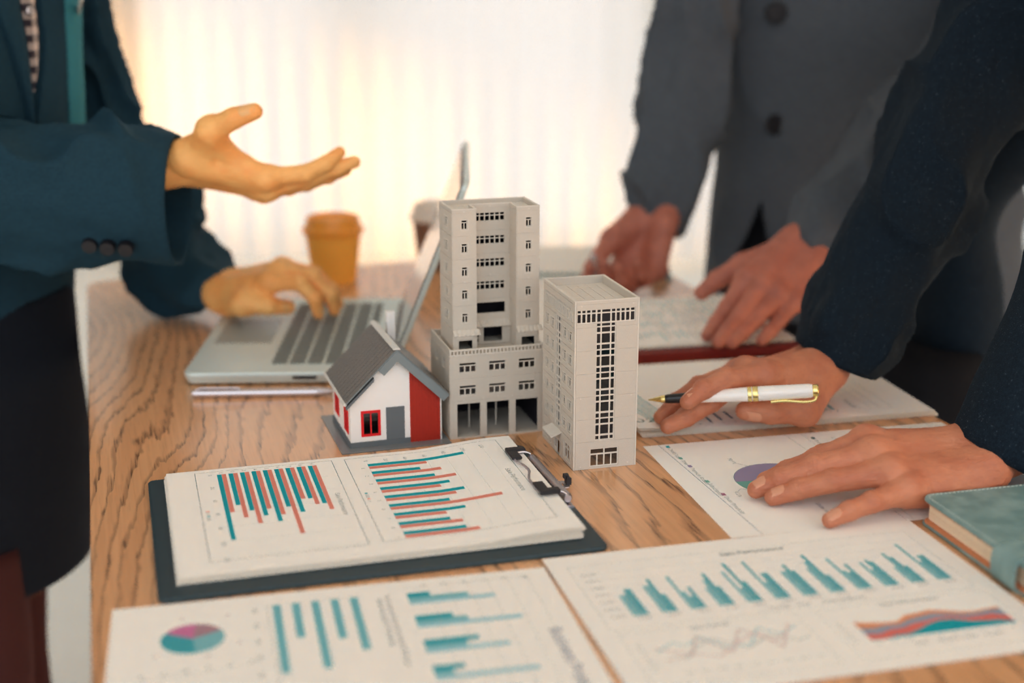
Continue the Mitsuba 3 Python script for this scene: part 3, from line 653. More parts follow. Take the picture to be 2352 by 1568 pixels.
# ---- the clipboard with two charts
def clipboard():
    t = thing('clipboard', 'black leatherette clipboard with a chrome clip, in front of the model house', 'clipboard')
    X, Y, TH = -.2886, 1.0775, .2786
    fr = Frame(X, Y, TH)
    q = sbox(-.0150, -.2285, .3100, .0035).buffer(-.006).buffer(.006, 8)
    lo, hi = (lambda v, f: (v, f))(*prism(q, .0034)), None
    b = arr(Manifold.hull_points(np.vstack([np.c_[np.array(q.buffer(-.0008).exterior.coords), np.full(len(q.buffer(-.0008).exterior.coords), z)] for z in (.0001, .0040)] + [np.c_[np.array(q.exterior.coords), np.full(len(q.exterior.coords), z)] for z in (.0010, .0032)])))
    obj('board', fr(b), 'leatherette', t, smooth=50)
    def curl(u, v): return .0050 * smooth01((u - 205) / 75.) * (1 - .2 * v / 210)
    def curl2(u, v): return .0022 * smooth01((u - 215) / 80.) * (1 - .5 * v / 210) 
    rng = np.random.default_rng(3)
    for i in range(7):
        z = .0045 + i * .00085
        dx, dy = rng.uniform(-.0012, .0012, 2) * (i < 6)
        pm = page_map(X + dx - .0006 * (6 - i) * .3, Y + dy, TH + rng.uniform(-.004, .004) * (i < 6), z, (lambda u, v, k=i: curl(u, v) * (k / 6) ** 1.5) )
        s = thing('loose_sheet', 'top white sheet on the clipboard, printed with two teal and coral bar charts' if i == 6 else ORD[6 - i] + ' sheet from the top of the pile on the clipboard', 'sheet of paper', None if i == 6 else 'sheets under the clipped charts')
        sheet(pm, s, 'sheet')
        if i == 6: top, tpm = s, pm
    p = Print()
    p.box(23, 6.6, 137.4, 189, .45, INKC); p.box(148.4, 7, 282.5, 187, .45, INKC)
    tb_ = [153.7, 86.1, 100.2, 113.4, 128, 100.3, 114, 87.6, 101]; rd = [99.7, 113.1, 127.5, 100.3, 114.7, 155.3, 86.8, 101.1, 114.5]
    for i in range(6): p.line((38, 42.5 + i * 28.2), (132, 42.5 + i * 28.2), .2, GREYL)
    for i in range(9):
        u = 40.6 + i * 9.43
        p.rect(u, 14.2, u + 3.7, tb_[i], TEAL); p.rect(u + 3.8, 14.2, u + 7.4, rd[i], CORAL)
        p.text(str(i + 1), u + 2.2, 9.0, 3.0, INKC, down=True)
    for i, s_ in enumerate(('0', '20', '40', '60', '80', '100', '120')): p.text(s_, 33.5, 13 + i * 28.4, 3.0, INKC, down=True)
    p.text('Sale Performance', 128.6, 82, 4.0, INKC, down=True)
    p.rect(26.6, 92, 29, 94.4, CORAL); p.text('LY', 26.4, 95.4, 2.6, INKC, down=True); p.rect(26.6, 102, 29, 104.4, TEAL); p.text('USD', 26.4, 105.4, 2.6, INKC, down=True)
    te = [248.8, 206.6, 215, 223.2, 231.1, 214.4, 222.6, 206, 214]; re = [214.9, 223.3, 231.6, 214.4, 222.8, 248.2, 206, 214.3, 223]
    re[5] = 256.0
    for i in range(7): p.line((165.5 + i * 16.9, 20), (165.5 + i * 16.9, 183), .2, GREYL)
    for i in range(9):
        v = 23.6 + i * 18.7
        p.rect(165.6, v, te[i], v + 5.9, TEAL); p.rect(165.6, v + 6.3, re[i], v + 12.2, CORAL)
        p.text(str(i + 1), 158.8, v + 8, 3.0, INKC, down=True)
    for i, s_ in enumerate(('0', '20', '40', '60', '80', '100', '120')): p.text(s_, 164 + i * 16.9, 14.5, 3.2, INKC, down=True)
    p.text('Sale Performance', 271.8, 77, 4.4, INKC, down=True)
    p.rect(151.6, 88, 154, 90.4, TEAL); p.text('USD', 151.4, 91.6, 2.6, INKC, down=True); p.rect(151.6, 100, 154, 102.4, CORAL); p.text('LY', 151.4, 103.6, 2.6, INKC, down=True)
    p.build(tpm, top)
    # the clip: base plate, chrome barrel, wire lever with two black feet, hook
    pz = lambda u, v, z: fr.pt(u * mm, -v * mm, z)
    obj('clip_plate', fr((lambda v, f: (v + [0, 0, .004], f))(*prism(sbox(.2995, -.150, .3085, -.046), .0012))), 'chrome', t)
    obj('clip_barrel', lathe_between(pz(303.2, 48, .0098), pz(305.0, 145, .0098), [(0, .0030), (.02, .0042), (.98, .0042), (1, .0030)], 24), 'chrome', t, smooth=40, label='chrome barrel of the clip')
    obj('clip_wire', tube([pz(302.5, 50, .0145), pz(297, 48.5, .0164), pz(289, 50, .0166), pz(284.5, 58, .0167), pz(284, 70, .0167), pz(287, 80, .0167), pz(287.5, 96, .0167), pz(283.5, 108, .0167), pz(282.5, 122, .0160), pz(284, 136, .0160), pz(291, 141.5, .0166), pz(299, 142.5, .0160), pz(305, 143, .0125)], .00115, 10, 90), 'chrome', t, smooth=40, label='bent chrome wire')
    for v0, v1, w in ((42, 66, 0), (123.5, 147, 1)):
        a = bx(.2815, .2905, -v1 * mm, -v0 * mm, .0160, .0188, .0008)
        bq = bx(.2815, .2985, -(v0 + 6.5) * mm if not w else -v1 * mm, -v0 * mm if not w else -(v1 - 6.5) * mm, .0156, .0196, .0008)
        obj('clip_foot', fr([a, bq]), 'black_plastic', t, label='black plastic foot of the clip')
    obj('clip_tab', fr((lambda v, f: (v + [0, 0, .0052], f))(*prism(sbox(.307, -.112, .3185, -.097).buffer(-.003).buffer(.003).difference(sbox(.310, -.107, .3135, -.102).buffer(.0008)), .0009))), 'steel_dark', t)
    obj('hook', fr(np_union([Manifold.hull_points(np.array([[.3165 + i * .004, -.104 + j * .0032, .0058 + k * .0075 * (1 - .25 * i)] for i in (0, 1) for j in (-1, 1) for k in (0, 1)])), Manifold.hull_points(np.array([[.3145 + i * .004, -.104 + j * .0020, .0110 + k * .0035] for i in (0, 1) for j in (-1, 1) for k in (0, 1)]))])), 'black_plastic', t, label='black hook')
def smooth01(x):
    x = np.clip(x, 0, 1); return x * x * (3 - 2 * x)
def np_union(ms):
    m = ms[0]
    for x in ms[1:]: m = m + x
    return arr(m)
clipboard()

# ---- the foreground sheets
def front_sheets():
    P0, P1 = atz(258, 1400, .0006), atz(1250, 1302, .0006); TH = math.atan2(P1[1] - P0[1], P1[0] - P0[0])
    s = thing('chart_sheet', 'white sheet at the front left with a blue and magenta pie and blue bars', 'sheet of paper')
    pm = page_map(P0[0], P0[1], TH, .0006); sheet(pm, s, 'sheet', 300)
    p = Print()
    for a0, a1, c in ((-90, 20, SKY), (20, 78, MAUVE), (78, 142, MAGENTA), (142, 270, TEAL)): p.pie(52.4, 54.5, 20.5, a0 + 5, a1 + 5, [x * .9 + .05 for x in c])
    for (u, v) in ((44, 26), (74, 28), (28, 76), (60, 82), (80, 68)): p.text('9', u, v, 3.6, MAUVE)
    p.line((101.5, 17), (103.5, 150), .5, GREYL); p.line((101.5, 17), (166, 16.5), .4, GREYL)
    for i in range(7): p.text(str(600 - i * 100), 92, 20 + i * 22, 2.8, INKC, down=True)
    for u, e in ((105.2, 113.6), (118.1, 68.7), (131.2, 112.6), (144.3, 76), (157.4, 94)): p.rect(u, 18, u + 5.7, e, SKY)
    p.text('Total sales and returns by month of the year', 181.5, 18, 3.6, INKC, down=True); p.text('values are given in thousands', 175.5, 24, 3.6, INKC, down=True)
    p.line((194.5, 12), (284, 11), .4, GREYL)
    for i in range(6): p.line((212 + i * 14.5, 12), (212 + i * 14.5, 190), .25, GREYL); p.text(str(i * 2), 208.5 + i * 14.5, 9, 3.4, INKC, down=True)
    for j, (a, b, c) in enumerate(((212.6, 238.4, 256.4), (222.2, 231.4, 267), (232.7, 224.1, 250.7), (216.7, 208.9, 261.6), (244.5, 231, 252), (226, 236, 260))):
        v = 20.4 + j * 34.8
        if v + 18 > 208: break
        p.rect(196.6, v, a, v + 6.2, TEAL); p.rect(196.6, v + 6.2, b, v + 12.4, SKY); p.rect(196.6, v + 12.4, c, v + 18, SKY2)
    p.text('Business Project', 279.5, 92, 8.0, NAVY, down=True)
    p.line((21, 104), (88, 97), .4, GREYL)
    for i in range(6): p.text('K', 20 + i * 13.4, 101 - i * 1.2, 3.4, INKC)
    for i, c in enumerate((CORAL, TEAL, SKY)):
        for k in range(5): p.line((26 + k * 12, 150 - (k * 7 + i * 13) % 26), (38 + k * 12, 150 - ((k + 1) * 7 + i * 13) % 26), .8, c)
    p.pie(172, 170, 22, 20, 160, SKY2); p.pie(172, 170, 22, 160, 380, GREYL)
    p.build(pm, s)

    s = thing('chart_sheet', 'white sheet at the front right with rows of teal bars and an orange area chart', 'sheet of paper')
    pm = page_map(.0217, .9258, .2499, .0014); sheet(pm, s, 'sheet')
    p = Print()
    p.box(13.5, 19.4, 281, 119, .4, GREYL); p.box(16.6, 125.6, 140.5, 196, .3, GREYL); p.box(154.8, 125.6, 282.5, 196, .3, GREYL)
    p.text('Sale Performance', 128, 27.4, 4.4, INKC, bold=True)
    for i in range(7): p.line((30, 34 + i * 11.4), (276, 34 + i * 11.4), .2, GREYL); p.text('2,500', 19, 35.5 + i * 11.2, 2.8, INKC)
    G = [[71, 71, 62.5, 62.5], [61, 61, 50.8, 76], [50.5, 76, 84, 70], [74, 62, 52.4, 74], [52.7, 81, 39.8, 71], [40.3, 76, 62, 62], [63, 63, 52.5, 63], [62, 52, 40.4, 76], [50.5, 72, 76, 63], [63, 76, 60, 63], [76, 52.3, 60, 76], [39.6, 72, 62, 62]]
    for i, g in enumerate(G):
        u = 35 + i * 20.6
        for k, v in enumerate(g): p.rect(u + k * 2.9, v if k else v, u + k * 2.9 + 2.5, 102.8, [SKY, SKY, TEAL, TEAL][k] if k != 1 else srgb(96, 176, 184))
        p.text(str(2009 + i), u + 2, 108, 2.8, INKC)
    for k, w_ in enumerate(('Product', 'Other', 'Subscription', 'Access')): p.text(w_, 128 + k * 19, 115.5, 3.0, INKC)
    p.text('Sale Trends', 64.5, 130.2, 3.6, INKC); p.text('Sale Performance', 201, 130.2, 3.8, INKC)
    for pts, c in (([(32, 155), (46, 144), (54, 150), (66, 141), (78, 158), (95, 158), (108, 138), (120, 150), (134, 141)], SKY2), ([(34, 165), (53, 163), (64, 140), (80, 165), (95, 137), (112, 158), (126, 146)], srgb(206, 180, 176)), ([(32, 148), (50, 160), (70, 168), (90, 152), (104, 144), (113, 167), (130, 138)], srgb(216, 186, 184)), ([(48, 166), (60, 152), (74, 146), (92, 162), (110, 150), (128, 160), (136, 157)], GREYL)):
        for a, b in zip(pts[:-1], pts[1:]): p.line(a, b, 1.2, c)
    for i in range(9): p.text('Sep', 40 + i * 11, 184, 2.6, GREYL); p.text('40', 22, 142 + i * 4.4, 2.4, GREYL)
    U = np.linspace(171.8, 277.4, 12)
    t0 = np.array([147, 150, 152, 153, 146, 145, 143, 146, 150, 152, 151, 150.]); t1 = t0 + [9, 8, 4, 4, 6, 5, 5, 5, 4, 3, 2, 3]; t2 = t1 + [8, 8, 6, 5, 6, 7, 7, 4, 5, 4, 5, 10]; t3 = t2 + [8, 8, 8, 8, 8, 4, 3, 4, 5, 7, 9, 8]; b0 = np.linspace(173.2, 173.2, 12)
    t0[-1] = 149.7; t3 = np.minimum(t3, 173); t2 = np.minimum(t2, t3 - .1)
    for a, b, c in ((t0, t1, ORANGE), (t1, t2, STEEL), (t2, t3, ROSE), (t3, b0 + .2, TEAL)): p.poly(list(zip(U, a)) + list(zip(U[::-1], b[::-1])), c)
    for i in range(9): p.text('20', 159, 147 + i * 3.4, 2.2, GREYL)
    for i in range(10): p.text('Jan', 172 + i * 10.6, 179, 2.4, GREYL)
    for k, w_ in enumerate(('Other', 'Product', 'Credit', 'Access')): p.text(w_, 196 + k * 17, 185, 2.8, INKC)
    p.build(pm, s)
front_sheets()

def pie_sheet():
    s = thing('chart_sheet', 'white sheet with a lilac and mint pie chart under the spread hand', 'sheet of paper')
    pm = page_map(.1179, 1.17, .2322, .0006); sheet(pm, s, 'sheet')
    p = Print()
    cu, cv, r = 85.5, 104, 37.5
    for a0, a1, c in ((57, 176, LILAC), (176, 300, MINT), (300, 417, MINT)): p.pie(cu, cv, r, a0, a1, c)
    for a in (57, 176, 300): p.line((cu, cv), (cu + r * math.cos(math.radians(a)), cv - r * math.sin(math.radians(a))), .4, srgb(70, 130, 130))
    a = np.radians(np.linspace(0, 360, 61)); ring = [(cu + r * math.cos(x), cv - r * math.sin(x)) for x in a]
    for q0, q1 in zip(ring[:-1], ring[1:]): p.line(q0, q1, .5, srgb(70, 130, 130))
    p.line((14.5, 0), (25.9, 209), .5, NAVY); p.line((137.5, 0), (141, 70), .5, GREYL); p.line((152.8, 0), (153, 210), .5, GREYL); p.line((146.3, 190), (146.6, 210), .4, NAVY)
    for t_, u, v, c in (('Credit Pack', 19.6, 11, TEAL), ('Other', 20.6, 41.5, MINT), ('Premium Access', 21.6, 62, LILAC), ('Subscription', 23.2, 99.5, MINT), ('Under threshold', 25.6, 129.8, srgb(180, 120, 140))):
        p.rect(u, v - 7, u + 3.4, v - 1.6, c); p.text(t_, u, v, 3.6, INKC, down=True)
    p.text('30.9%', 62, 46.5, 3.4, INKC, down=True); p.line((63, 58), (73, 69), .4, INKC)
    p.text('9.1%', 37.5, 122, 3.4, INKC, down=True); p.line((42, 121), (46, 117), .4, INKC); p.line((46, 117), (52, 122), .4, INKC)
    p.text('Under threshold', 92, 160, 3.6, NAVY, down=True)
    p.text('Premium Access', 157, 20, 3.6, INKC, down=True); p.rect(157, 12, 160.4, 17.5, INKC)
    p.text('Access', 157, 58, 3.6, INKC, down=True); p.rect(157, 50, 160.4, 55.5, srgb(60, 130, 126))
    p.poly([(178, 28), (270, 26), (270, 62), (178, 80)], srgb(176, 190, 206)); p.line((178, 28), (270, 26), .5, INKC); p.line((190, 60), (268, 44), 1.2, srgb(60, 140, 140))
    for i, u in enumerate((176, 200, 228, 258)): p.text('1,000 K', u, 8 + (i == 0) * 8, 3.2, INKC, down=True)
    p.line((280, 2), (281, 208), .4, GREYL); p.line((286, 2), (287, 208), .4, GREYL)
    p.rect(205, 96, 292, 170, srgb(176, 190, 206))
    p.build(pm, s)
pie_sheet()

def report():
    X, Y, TH = .0715, 1.3965, .215
    rng = np.random.default_rng(8)
    for i in range(6):
        top = i == 5; dx = -.0035 * (5 - i) * 0 + rng.uniform(-.001, .001)
        def curl(u, v, k=i): return .0040 * smooth01((60 - u) / 60.) * smooth01((v - 150) / 60.) * (k > 2)
        pm = page_map(X + dx + .0007 * (5 - i), Y + .0004 * (5 - i), TH + rng.uniform(-.003, .003) * (not top), .0008 + i * .0011, curl)
        s = thing('report_sheet', 'top sheet of the report under the hand that holds the white pen' if top else ORD[5 - i] + ' sheet from the top of the report under the white pen', 'sheet of paper', None if top else 'sheets of the report under the white pen')
        sheet(pm, s, 'sheet')
    p = Print(); rng = np.random.default_rng(2)
    p.text('02', 3, 190, 13, INKC)
    for i in range(6): p.line((6 + i * 4.6, 96 - i * 2), (24 + i * 3.4, 196 - i * 3), 1.5, (SKY, TEAL)[i % 2])
    for i in range(6): p.line((40 + i * 11.5, 168), (41 + i * 11.5, 196 - (i % 3) * 3), 2.4, NAVY if i % 3 else srgb(70, 110, 140)); p.text('9', 39 + i * 11.5, 201, 3.2, INKC)
    for u, a, b, w, c in ((196, 96, 186, 3.4, srgb(120, 176, 186)), (203, 92, 186, 3.2, srgb(96, 160, 172)), (186, 130, 186, 2.6, srgb(110, 130, 150)), (191, 118, 190, 2.2, srgb(110, 130, 150)), (216, 60, 120, 2.2, srgb(140, 156, 164)), (222, 52, 116, 2.2, srgb(140, 156, 164))): p.line((u, a), (u, b), w, c)
    for u in (230, 240, 250, 262): p.line((u, 40), (u, 190), .4, GREYL)
    for u, v in ((186, 190), (196, 192), (204, 192)): p.text('8', u, v, 3.2, INKC)
    p.text('Premium', 224, 160, 4.4, INKC, down=True)
    p.build(pm, s)
report()

def folder():
    X, Y, TH = .0250, 1.409 + .235, .207
    t = thing('document_folder', 'maroon document folder under the papers beneath the flat hand', 'folder')
    fr = Frame(.0250 - .235 * 0, 1.409, .207)
    obj('cover', fr(bx(-.004, .3015, 0, .232, .0004, .0125, .0015)), 'maroon', t)
    rng = np.random.default_rng(5)
    for i in range(5):
        top = i == 4; dx, dy = rng.uniform(-.001, .001, 2)
        o = fr.pt(.003 + dx, .2225 + dy, 0)
        pm = page_map(o[0], o[1], .207 + rng.uniform(-.003, .003), .0130 + i * .0009)
        s = thing('folder_sheet', 'top sheet on the maroon folder, printed with lines of teal text' if top else ORD[4 - i] + ' sheet from the top of the pile on the maroon folder', 'sheet of paper', None if top else 'sheets on the maroon folder')
        sheet(pm, s, 'sheet')
    p = Print(); rng = np.random.default_rng(6)
    for i in range(26):
        u = 60 + i * 8.6
        for k in range(4):
            a = 16 + k * 46 + rng.uniform(-6, 6); b = a + rng.uniform(16, 42)
            p.line((u, a), (u, min(b, 204)), 2.0, (GREYL, srgb(140, 170, 172), SKY)[rng.integers(3)])
    p.build(pm, s)
folder()

def far_boards():
    t = thing('far_clipboard', 'pale teal clipboard with a black clip at the far end of the table', 'clipboard')
    fr = Frame(-.085, 1.852, -.02)
    obj('board', fr(bx(0, .305, 0, .200, .0002, .0060, .001)), 'clear_board', t)
    pm = page_map(*fr.pt(.004, .196, 0)[:2], -.02, .0072); 
    s = thing('far_sheet', 'white sheet held on the far pale teal clipboard', 'sheet of paper'); sheet(pm, s, 'sheet', 270, 190)
    obj('clip', fr(np_union([Manifold.hull_points(np.array([[.279 + a * .022, .0 + b * .045, .0064 + c * .018 * (1 - .4 * a)] for a in (0, 1) for b in (0, 1) for c in (0, 1)])), Manifold.hull_points(np.array([[.283 + a * .01, .012 + b * .02, .012 + c * .018] for a in (0, 1) for b in (0, 1) for c in (0, 1)]))])), 'black_plastic', t, label='black clip')
    fr = Frame(-.05, 1.625, .10)
    for i in range(4):
        pm = page_map(*fr.pt(0, .205, 0)[:2], .10 + (.01, -.008, .004, 0)[i], .0010 + i * .0012)
        s = thing('stacked_sheet', ORD[3 - i] + ' white sheet of the pile between the far clipboard and the grey tower', 'sheet of paper', 'sheets piled behind the grey tower'); sheet(pm, s, 'sheet', 190, 200)
far_boards()

# ---- the laptop
def laptop():
    t = thing('laptop', 'silver laptop being typed on, seen from its side behind the white house', 'laptop')
    fr = Frame(-.3378, 1.3507, .0328)   # u from the user's edge to the hinge, v along the width
    Wd, Dp = .3235, .2167
    q = sbox(0, 0, Dp, Wd).buffer(-.012).buffer(.012, 8); ex = np.array(q.exterior.coords); ei = np.array(q.buffer(-.0035).exterior.coords); em = np.array(q.buffer(-.0008).exterior.coords)
    obj('body', fr(Manifold.hull_points(np.vstack([np.c_[ei, np.full(len(ei), .0030)], np.c_[ex, np.full(len(ex), .0105)], np.c_[ex, np.full(len(ex), .0135)], np.c_[em, np.full(len(em), .0145)]]))), 'aluminium', t, smooth=40)
    for u in (.02, Dp - .02):
        for v in (.03, Wd - .03): obj('rubber_foot', cyl(fr.pt(u, v, .0001), fr.pt(u, v, .0034), .006), 'black_plastic', t)
    for v in (.05, .062, .074): obj('port', fr(bx(Dp - .060 - v * .6, Dp - .05 - v * .6, -.0004, .002, .0075, .0110)), 'black_plastic', t)
    obj('trackpad', fr(bx(.012, .075, .115, .222, .0142, .01475, .0003)), 'trackpad_grey', t, label='grey trackpad')
    obj('keyboard_well', fr(bx(.083, .196, .028, Wd - .028, .0142, .01465)), 'aluminium', t)
    # rows of keys, from the user's edge to the hinge
    rows = [([1.0, 1.0, 1.0, 1.25, 5.0, 1.25, 1.0, .95, .95, .95], 0), ([2.3] + [1] * 10 + [2.2], 0), ([1.8] + [1] * 11 + [1.7], 0), ([1.5] + [1] * 12 + [1.0], 0), ([1] * 13 + [1.5], 0), ([1.03] * 14, 1)]
    u = .0855; kh = .0186
    for ws, small in rows:
        h = .0125 if small else kh; tot = sum(ws); v = .030; sc = (Wd - .06) / tot
        for w in ws[::-1]:
            key = bx(u + .0013, u + h - .0019, v + .0015, v + w * sc - .0015, .0146, .0160, .0004)
            obj('key', fr(key), 'key_grey', t)
            v += w * sc
        u += h
    # lid, leaning back from the hinge
    lean = .3819; H = .212
    e1 = np.array([math.sin(lean), 0, math.cos(lean)]); e2 = np.array([-math.cos(lean), 0, math.sin(lean)])   # up the lid; towards the user
    o = np.array([Dp - .004, 0, .0150])
    def lidpt(a, v, n): return o + e1 * a + np.array([0, v, 0]) + e2 * n
    lq = sbox(.004, 0, H, Wd).buffer(-.012).buffer(.012, 8); L = np.array(lq.exterior.coords); Li = np.array(lq.buffer(-.0012).exterior.coords)
    obj('lid', fr(Manifold.hull_points(np.array([lidpt(a, v, n) for a, v in L for n in (-.0035, .0005)] + [lidpt(a, v, -.0052) for a, v in Li]))), 'aluminium', t, smooth=40, label='screen lid')
    obj('bezel', fr(Manifold.hull_points(np.array([lidpt(a, v, n) for a, v in np.array(lq.buffer(-.003).exterior.coords) for n in (.0004, .0012)]))), 'black_plastic', t)
    obj('screen', fr(Manifold.hull_points(np.array([lidpt(a, v, n) for a in (.018, H - .012) for v in (.012, Wd - .012) for n in (.0010, .0016)]))), 'screen_glass', t, label='dark glossy screen')
    obj('hinge', cyl(fr.pt(Dp - .004, .04, .0150), fr.pt(Dp - .004, Wd - .04, .0150), .0042), 'aluminium_dark', t, smooth=40)
laptop()

# ---- cups
def cup(x, y, rb, rt, h, body, lid, label):
    t = thing('coffee_cup', label, 'paper cup')
    o = np.array([x, y, 0.])
    obj('body', lathe_between(o + [0, 0, .0005], o + [0, 0, h], [(0, rb - .003), (0, rb - .0005), (.03, rb), (.97, rt - .0008), (1, rt)], 48), body, t, smooth=40)
    a = o + [0, 0, h - .006]
    k = obj('lid', lathe_between(a, a + [0, 0, .022], [(0, rt + .0022), (.16, rt + .0030), (.30, rt + .0030), (.36, rt + .0008), (.42, rt - .0005), (.86, rt - .0030), (1.0, rt - .0036), (1.0, rt - .0066), (.78, rt - .0085), (.74, .002)], 48), lid, t, smooth=40)
    obj('sip_hole', cyl(a + [-.6 * rt, 0, .0160], a + [-.6 * rt, 0, .0166], .0035), 'black_plastic', k)
cup(-.2425, 1.838, .0300, .0385, .0735, 'cup_warm_lit', 'lid_warm_lit', 'brown paper coffee cup with a matching brown lid, left of the two')
cup(-.1035, 1.925, .0300, .0385, .076, 'cup_paper_brown', 'lid_pale', 'brown paper coffee cup with a pale lid behind the laptop screen')

# ---- pens
def silver_pen():
    t = thing('silver_pen', 'slim silver pen lying on the bare wood in front of the laptop', 'pen')
    a, b = atz(441, 904, .0050), atz(775, 898, .0050)
    obj('barrel', lathe_between(a, a + (b - a) * .86, [(0, .0030), (.02, .0045), (1, .0047)], 28), 'chrome', t, smooth=40)
    obj('tip', lathe_between(a + (b - a) * .86, b, [(0, .0047), (.55, .0034), (.8, .0016), (1, .0007)], 28), 'steel_dark', t, smooth=40)
    up = np.array([0, -.35, 1.]); up /= np.linalg.norm(up)
    d = (b - a) / np.linalg.norm(b - a)
    obj('pocket_clip', tube([a + d * .004 + up * .0042, a + d * .010 + up * .0066, a + d * .045 + up * .0062, a + d * .048 + up * .0052], .0010, 8, 30), 'steel_dark', t, smooth=40)
    for s in (-1, 1): pass
silver_pen()
def white_pen():
    t = thing('white_pen', 'white lacquered pen with gold trim held under the index finger', 'pen')
    a, b = aty(1489, 918, 1.189), aty(1880, 896, 1.168); d = (b - a) / np.linalg.norm(b - a); L = np.linalg.norm(b - a)
    P = lambda s: a + d * L * s
    obj('nib', lathe_between(P(0), P(.10), [(0, .0005), (.2, .0011), (.75, .0030), (.8, .0034), (1, .0034)], 24), 'gold', t, smooth=40, label='gold tip')
    obj('grip', lathe_between(P(.10), P(.335), [(0, .0036), (.1, .0042), (1, .0050)], 24), 'lacquer_black', t, smooth=40, label='black grip')
    obj('barrel', lathe_between(P(.30), P(.59), [(0, .0050), (1, .0066)], 32), 'lacquer_white', t, smooth=40)
    for s0, s1 in ((.588, .612), (.617, .650)): obj('ring', lathe_between(P(s0), P(s1), [(0, .0066), (.1, .0071), (.9, .0071), (1, .0066)], 32), 'gold', t, smooth=40, label='gold ring')
    obj('cap', lathe_between(P(.61), P(.965), [(0, .0066), (.2, .0067), (.95, .0064), (1, .0058)], 32), 'lacquer_white', t, smooth=40)
    obj('finial', lathe_between(P(.965), P(1.0), [(0, .0050), (.2, .0056), (.8, .0056), (1, .0046)], 32), 'gold', t, smooth=40, label='gold cap end')
    up = np.array([.0, -.55, -.83]); up -= d * (up @ d); up /= np.linalg.norm(up)
    obj('pocket_clip', tube([P(.985) + up * .0045, P(.975) + up * .0088, P(.95) + up * .0098, P(.90) + up * .0098, P(.82) + up * .0082, P(.72) + up * .0085], [.0013] * 20 + [.0013] * 10, 10, 30), 'gold', t, smooth=40, label='gold clip')
white_pen()

# ---- the notebook
def notebook():
    t = thing('notebook', 'green leather notebook with a strap at the right edge of the table', 'notebook')
    fr = Frame(.3165, .9985, .255)     # u right, -v towards the camera
    W, D = .155, .213
    def cover(z0, z1, m, name, inset=0.):
        q = sbox(inset, -D + inset, W, -inset).buffer(-.010).buffer(.010, 10); e = np.array(q.exterior.coords); ei = np.array(q.buffer(-.0007).exterior.coords); h = z1 - z0
        return obj(name, fr(Manifold.hull_points(np.vstack([np.c_[ei, np.full(len(ei), z0)], np.c_[e, np.full(len(e), z0 + h * .3)], np.c_[e, np.full(len(e), z0 + h * .7)], np.c_[ei, np.full(len(ei), z1)]]))), m, t, smooth=40)
    cover(.0003, .0026, 'green_leather', 'back_cover'); cover(.0026, .0034, 'tan_lining', 'lining', .0008)
    obj('pages', fr(bx(.006, W - .004, -D + .005, -.005, .0034, .0190, .0006)), 'paper_cream' if 'paper_cream' in scene else 'paper_edge', t, label='cream page block')
    cover(.0190, .0198, 'tan_lining', 'lining', .0008); fc = cover(.0198, .0228, 'green_leather', 'front_cover')
    obj('spine', fr(bx(W - .004, W + .001, -D + .004, -.004, .0004, .0226, .001)), 'green_leather', t)
    # stitching along the edges
    k = 0; path = [(W, -.0032), (.0075, -.0032), (.0032, -.0075), (.0032, -D + .0075)]
    pts = []
    for (a, b), (c, d) in zip(path[:-1], path[1:]):
        L = math.hypot(c - a, d - b); n = int(L / .0036)
        for i in range(n):
            s0, s1 = (i + .1) / n, (i + .8) / n
            pts.append(((a + (c - a) * s0, b + (d - b) * s0), (a + (c - a) * s1, b + (d - b) * s1)))
    for (a, b) in pts: obj('stitch', fr(lathe_between(np.array([*a, .0229]), np.array([*b, .0229]), [(0, .0003), (.5, .0006), (1, .0003)], 5)), 'thread_pale', fc)
    # strap over the fore-edge
    def strap(v0, v1):
        prof = [(.060, .0242), (.02, .0242), (.004, .0240), (-.0016, .0215), (-.0026, .0140), (-.0022, .0060), (.0, .0012), (.004, -.0000)]
        s = np.r_[0, np.cumsum(np.hypot(*np.diff(np.array(prof), axis=0).T))]; f = PchipInterpolator(s, np.array(prof)); P = f(np.linspace(0, s[-1], 40))
        t_ = np.gradient(P, axis=0); t_ /= np.linalg.norm(t_, axis=1, keepdims=True); n = np.c_[t_[:, 1], -t_[:, 0]]
        out = P - n * .0; inn = P + n * .0016
        def wid(i):
            x = P[i, 0]; e = .0045 * smooth01((x - .03) / .04); return v0 + e, v1 - e
        G = []
        for i in range(40):
            a, b = wid(i); G.append([[out[i, 0], a, out[i, 1]], [out[i, 0], b, out[i, 1]], [inn[i, 0], b, inn[i, 1]], [inn[i, 0], a, inn[i, 1]]])
        return fr(grid_mesh(np.array(G), True)), P, wid
    m, P, wid = strap(-.131, -.103)
    P_ = P.copy(); sk = obj('strap', (m[0] + [0, 0, .0003], m[1]), 'green_leather', t, smooth=50, label='green strap')
    for side in (0, 1):
        for i in range(1, 26):
            a = wid(i)[side] + (.0022 if side == 0 else -.0022); q0, q1 = P[i], P[i + 1]; dd = q1 - q0
            o = np.array([0, 0, .0007]); n = np.array([-dd[1], dd[0]]) / np.linalg.norm(dd); n = -n if n[1] < 0 and abs(n[1]) > .3 else n
            if P[i, 0] < 0: n = np.array([-1., 0])
            p0 = q0 + dd * .1 + n * .0004; p1 = q0 + dd * .75 + n * .0004
            obj('stitch', fr(lathe_between(np.array([p0[0], a, p0[1]]) + o, np.array([p1[0], a, p1[1]]) + o, [(0, .0003), (.5, .0006), (1, .0003)], 5)), 'thread_pale', sk)
notebook()

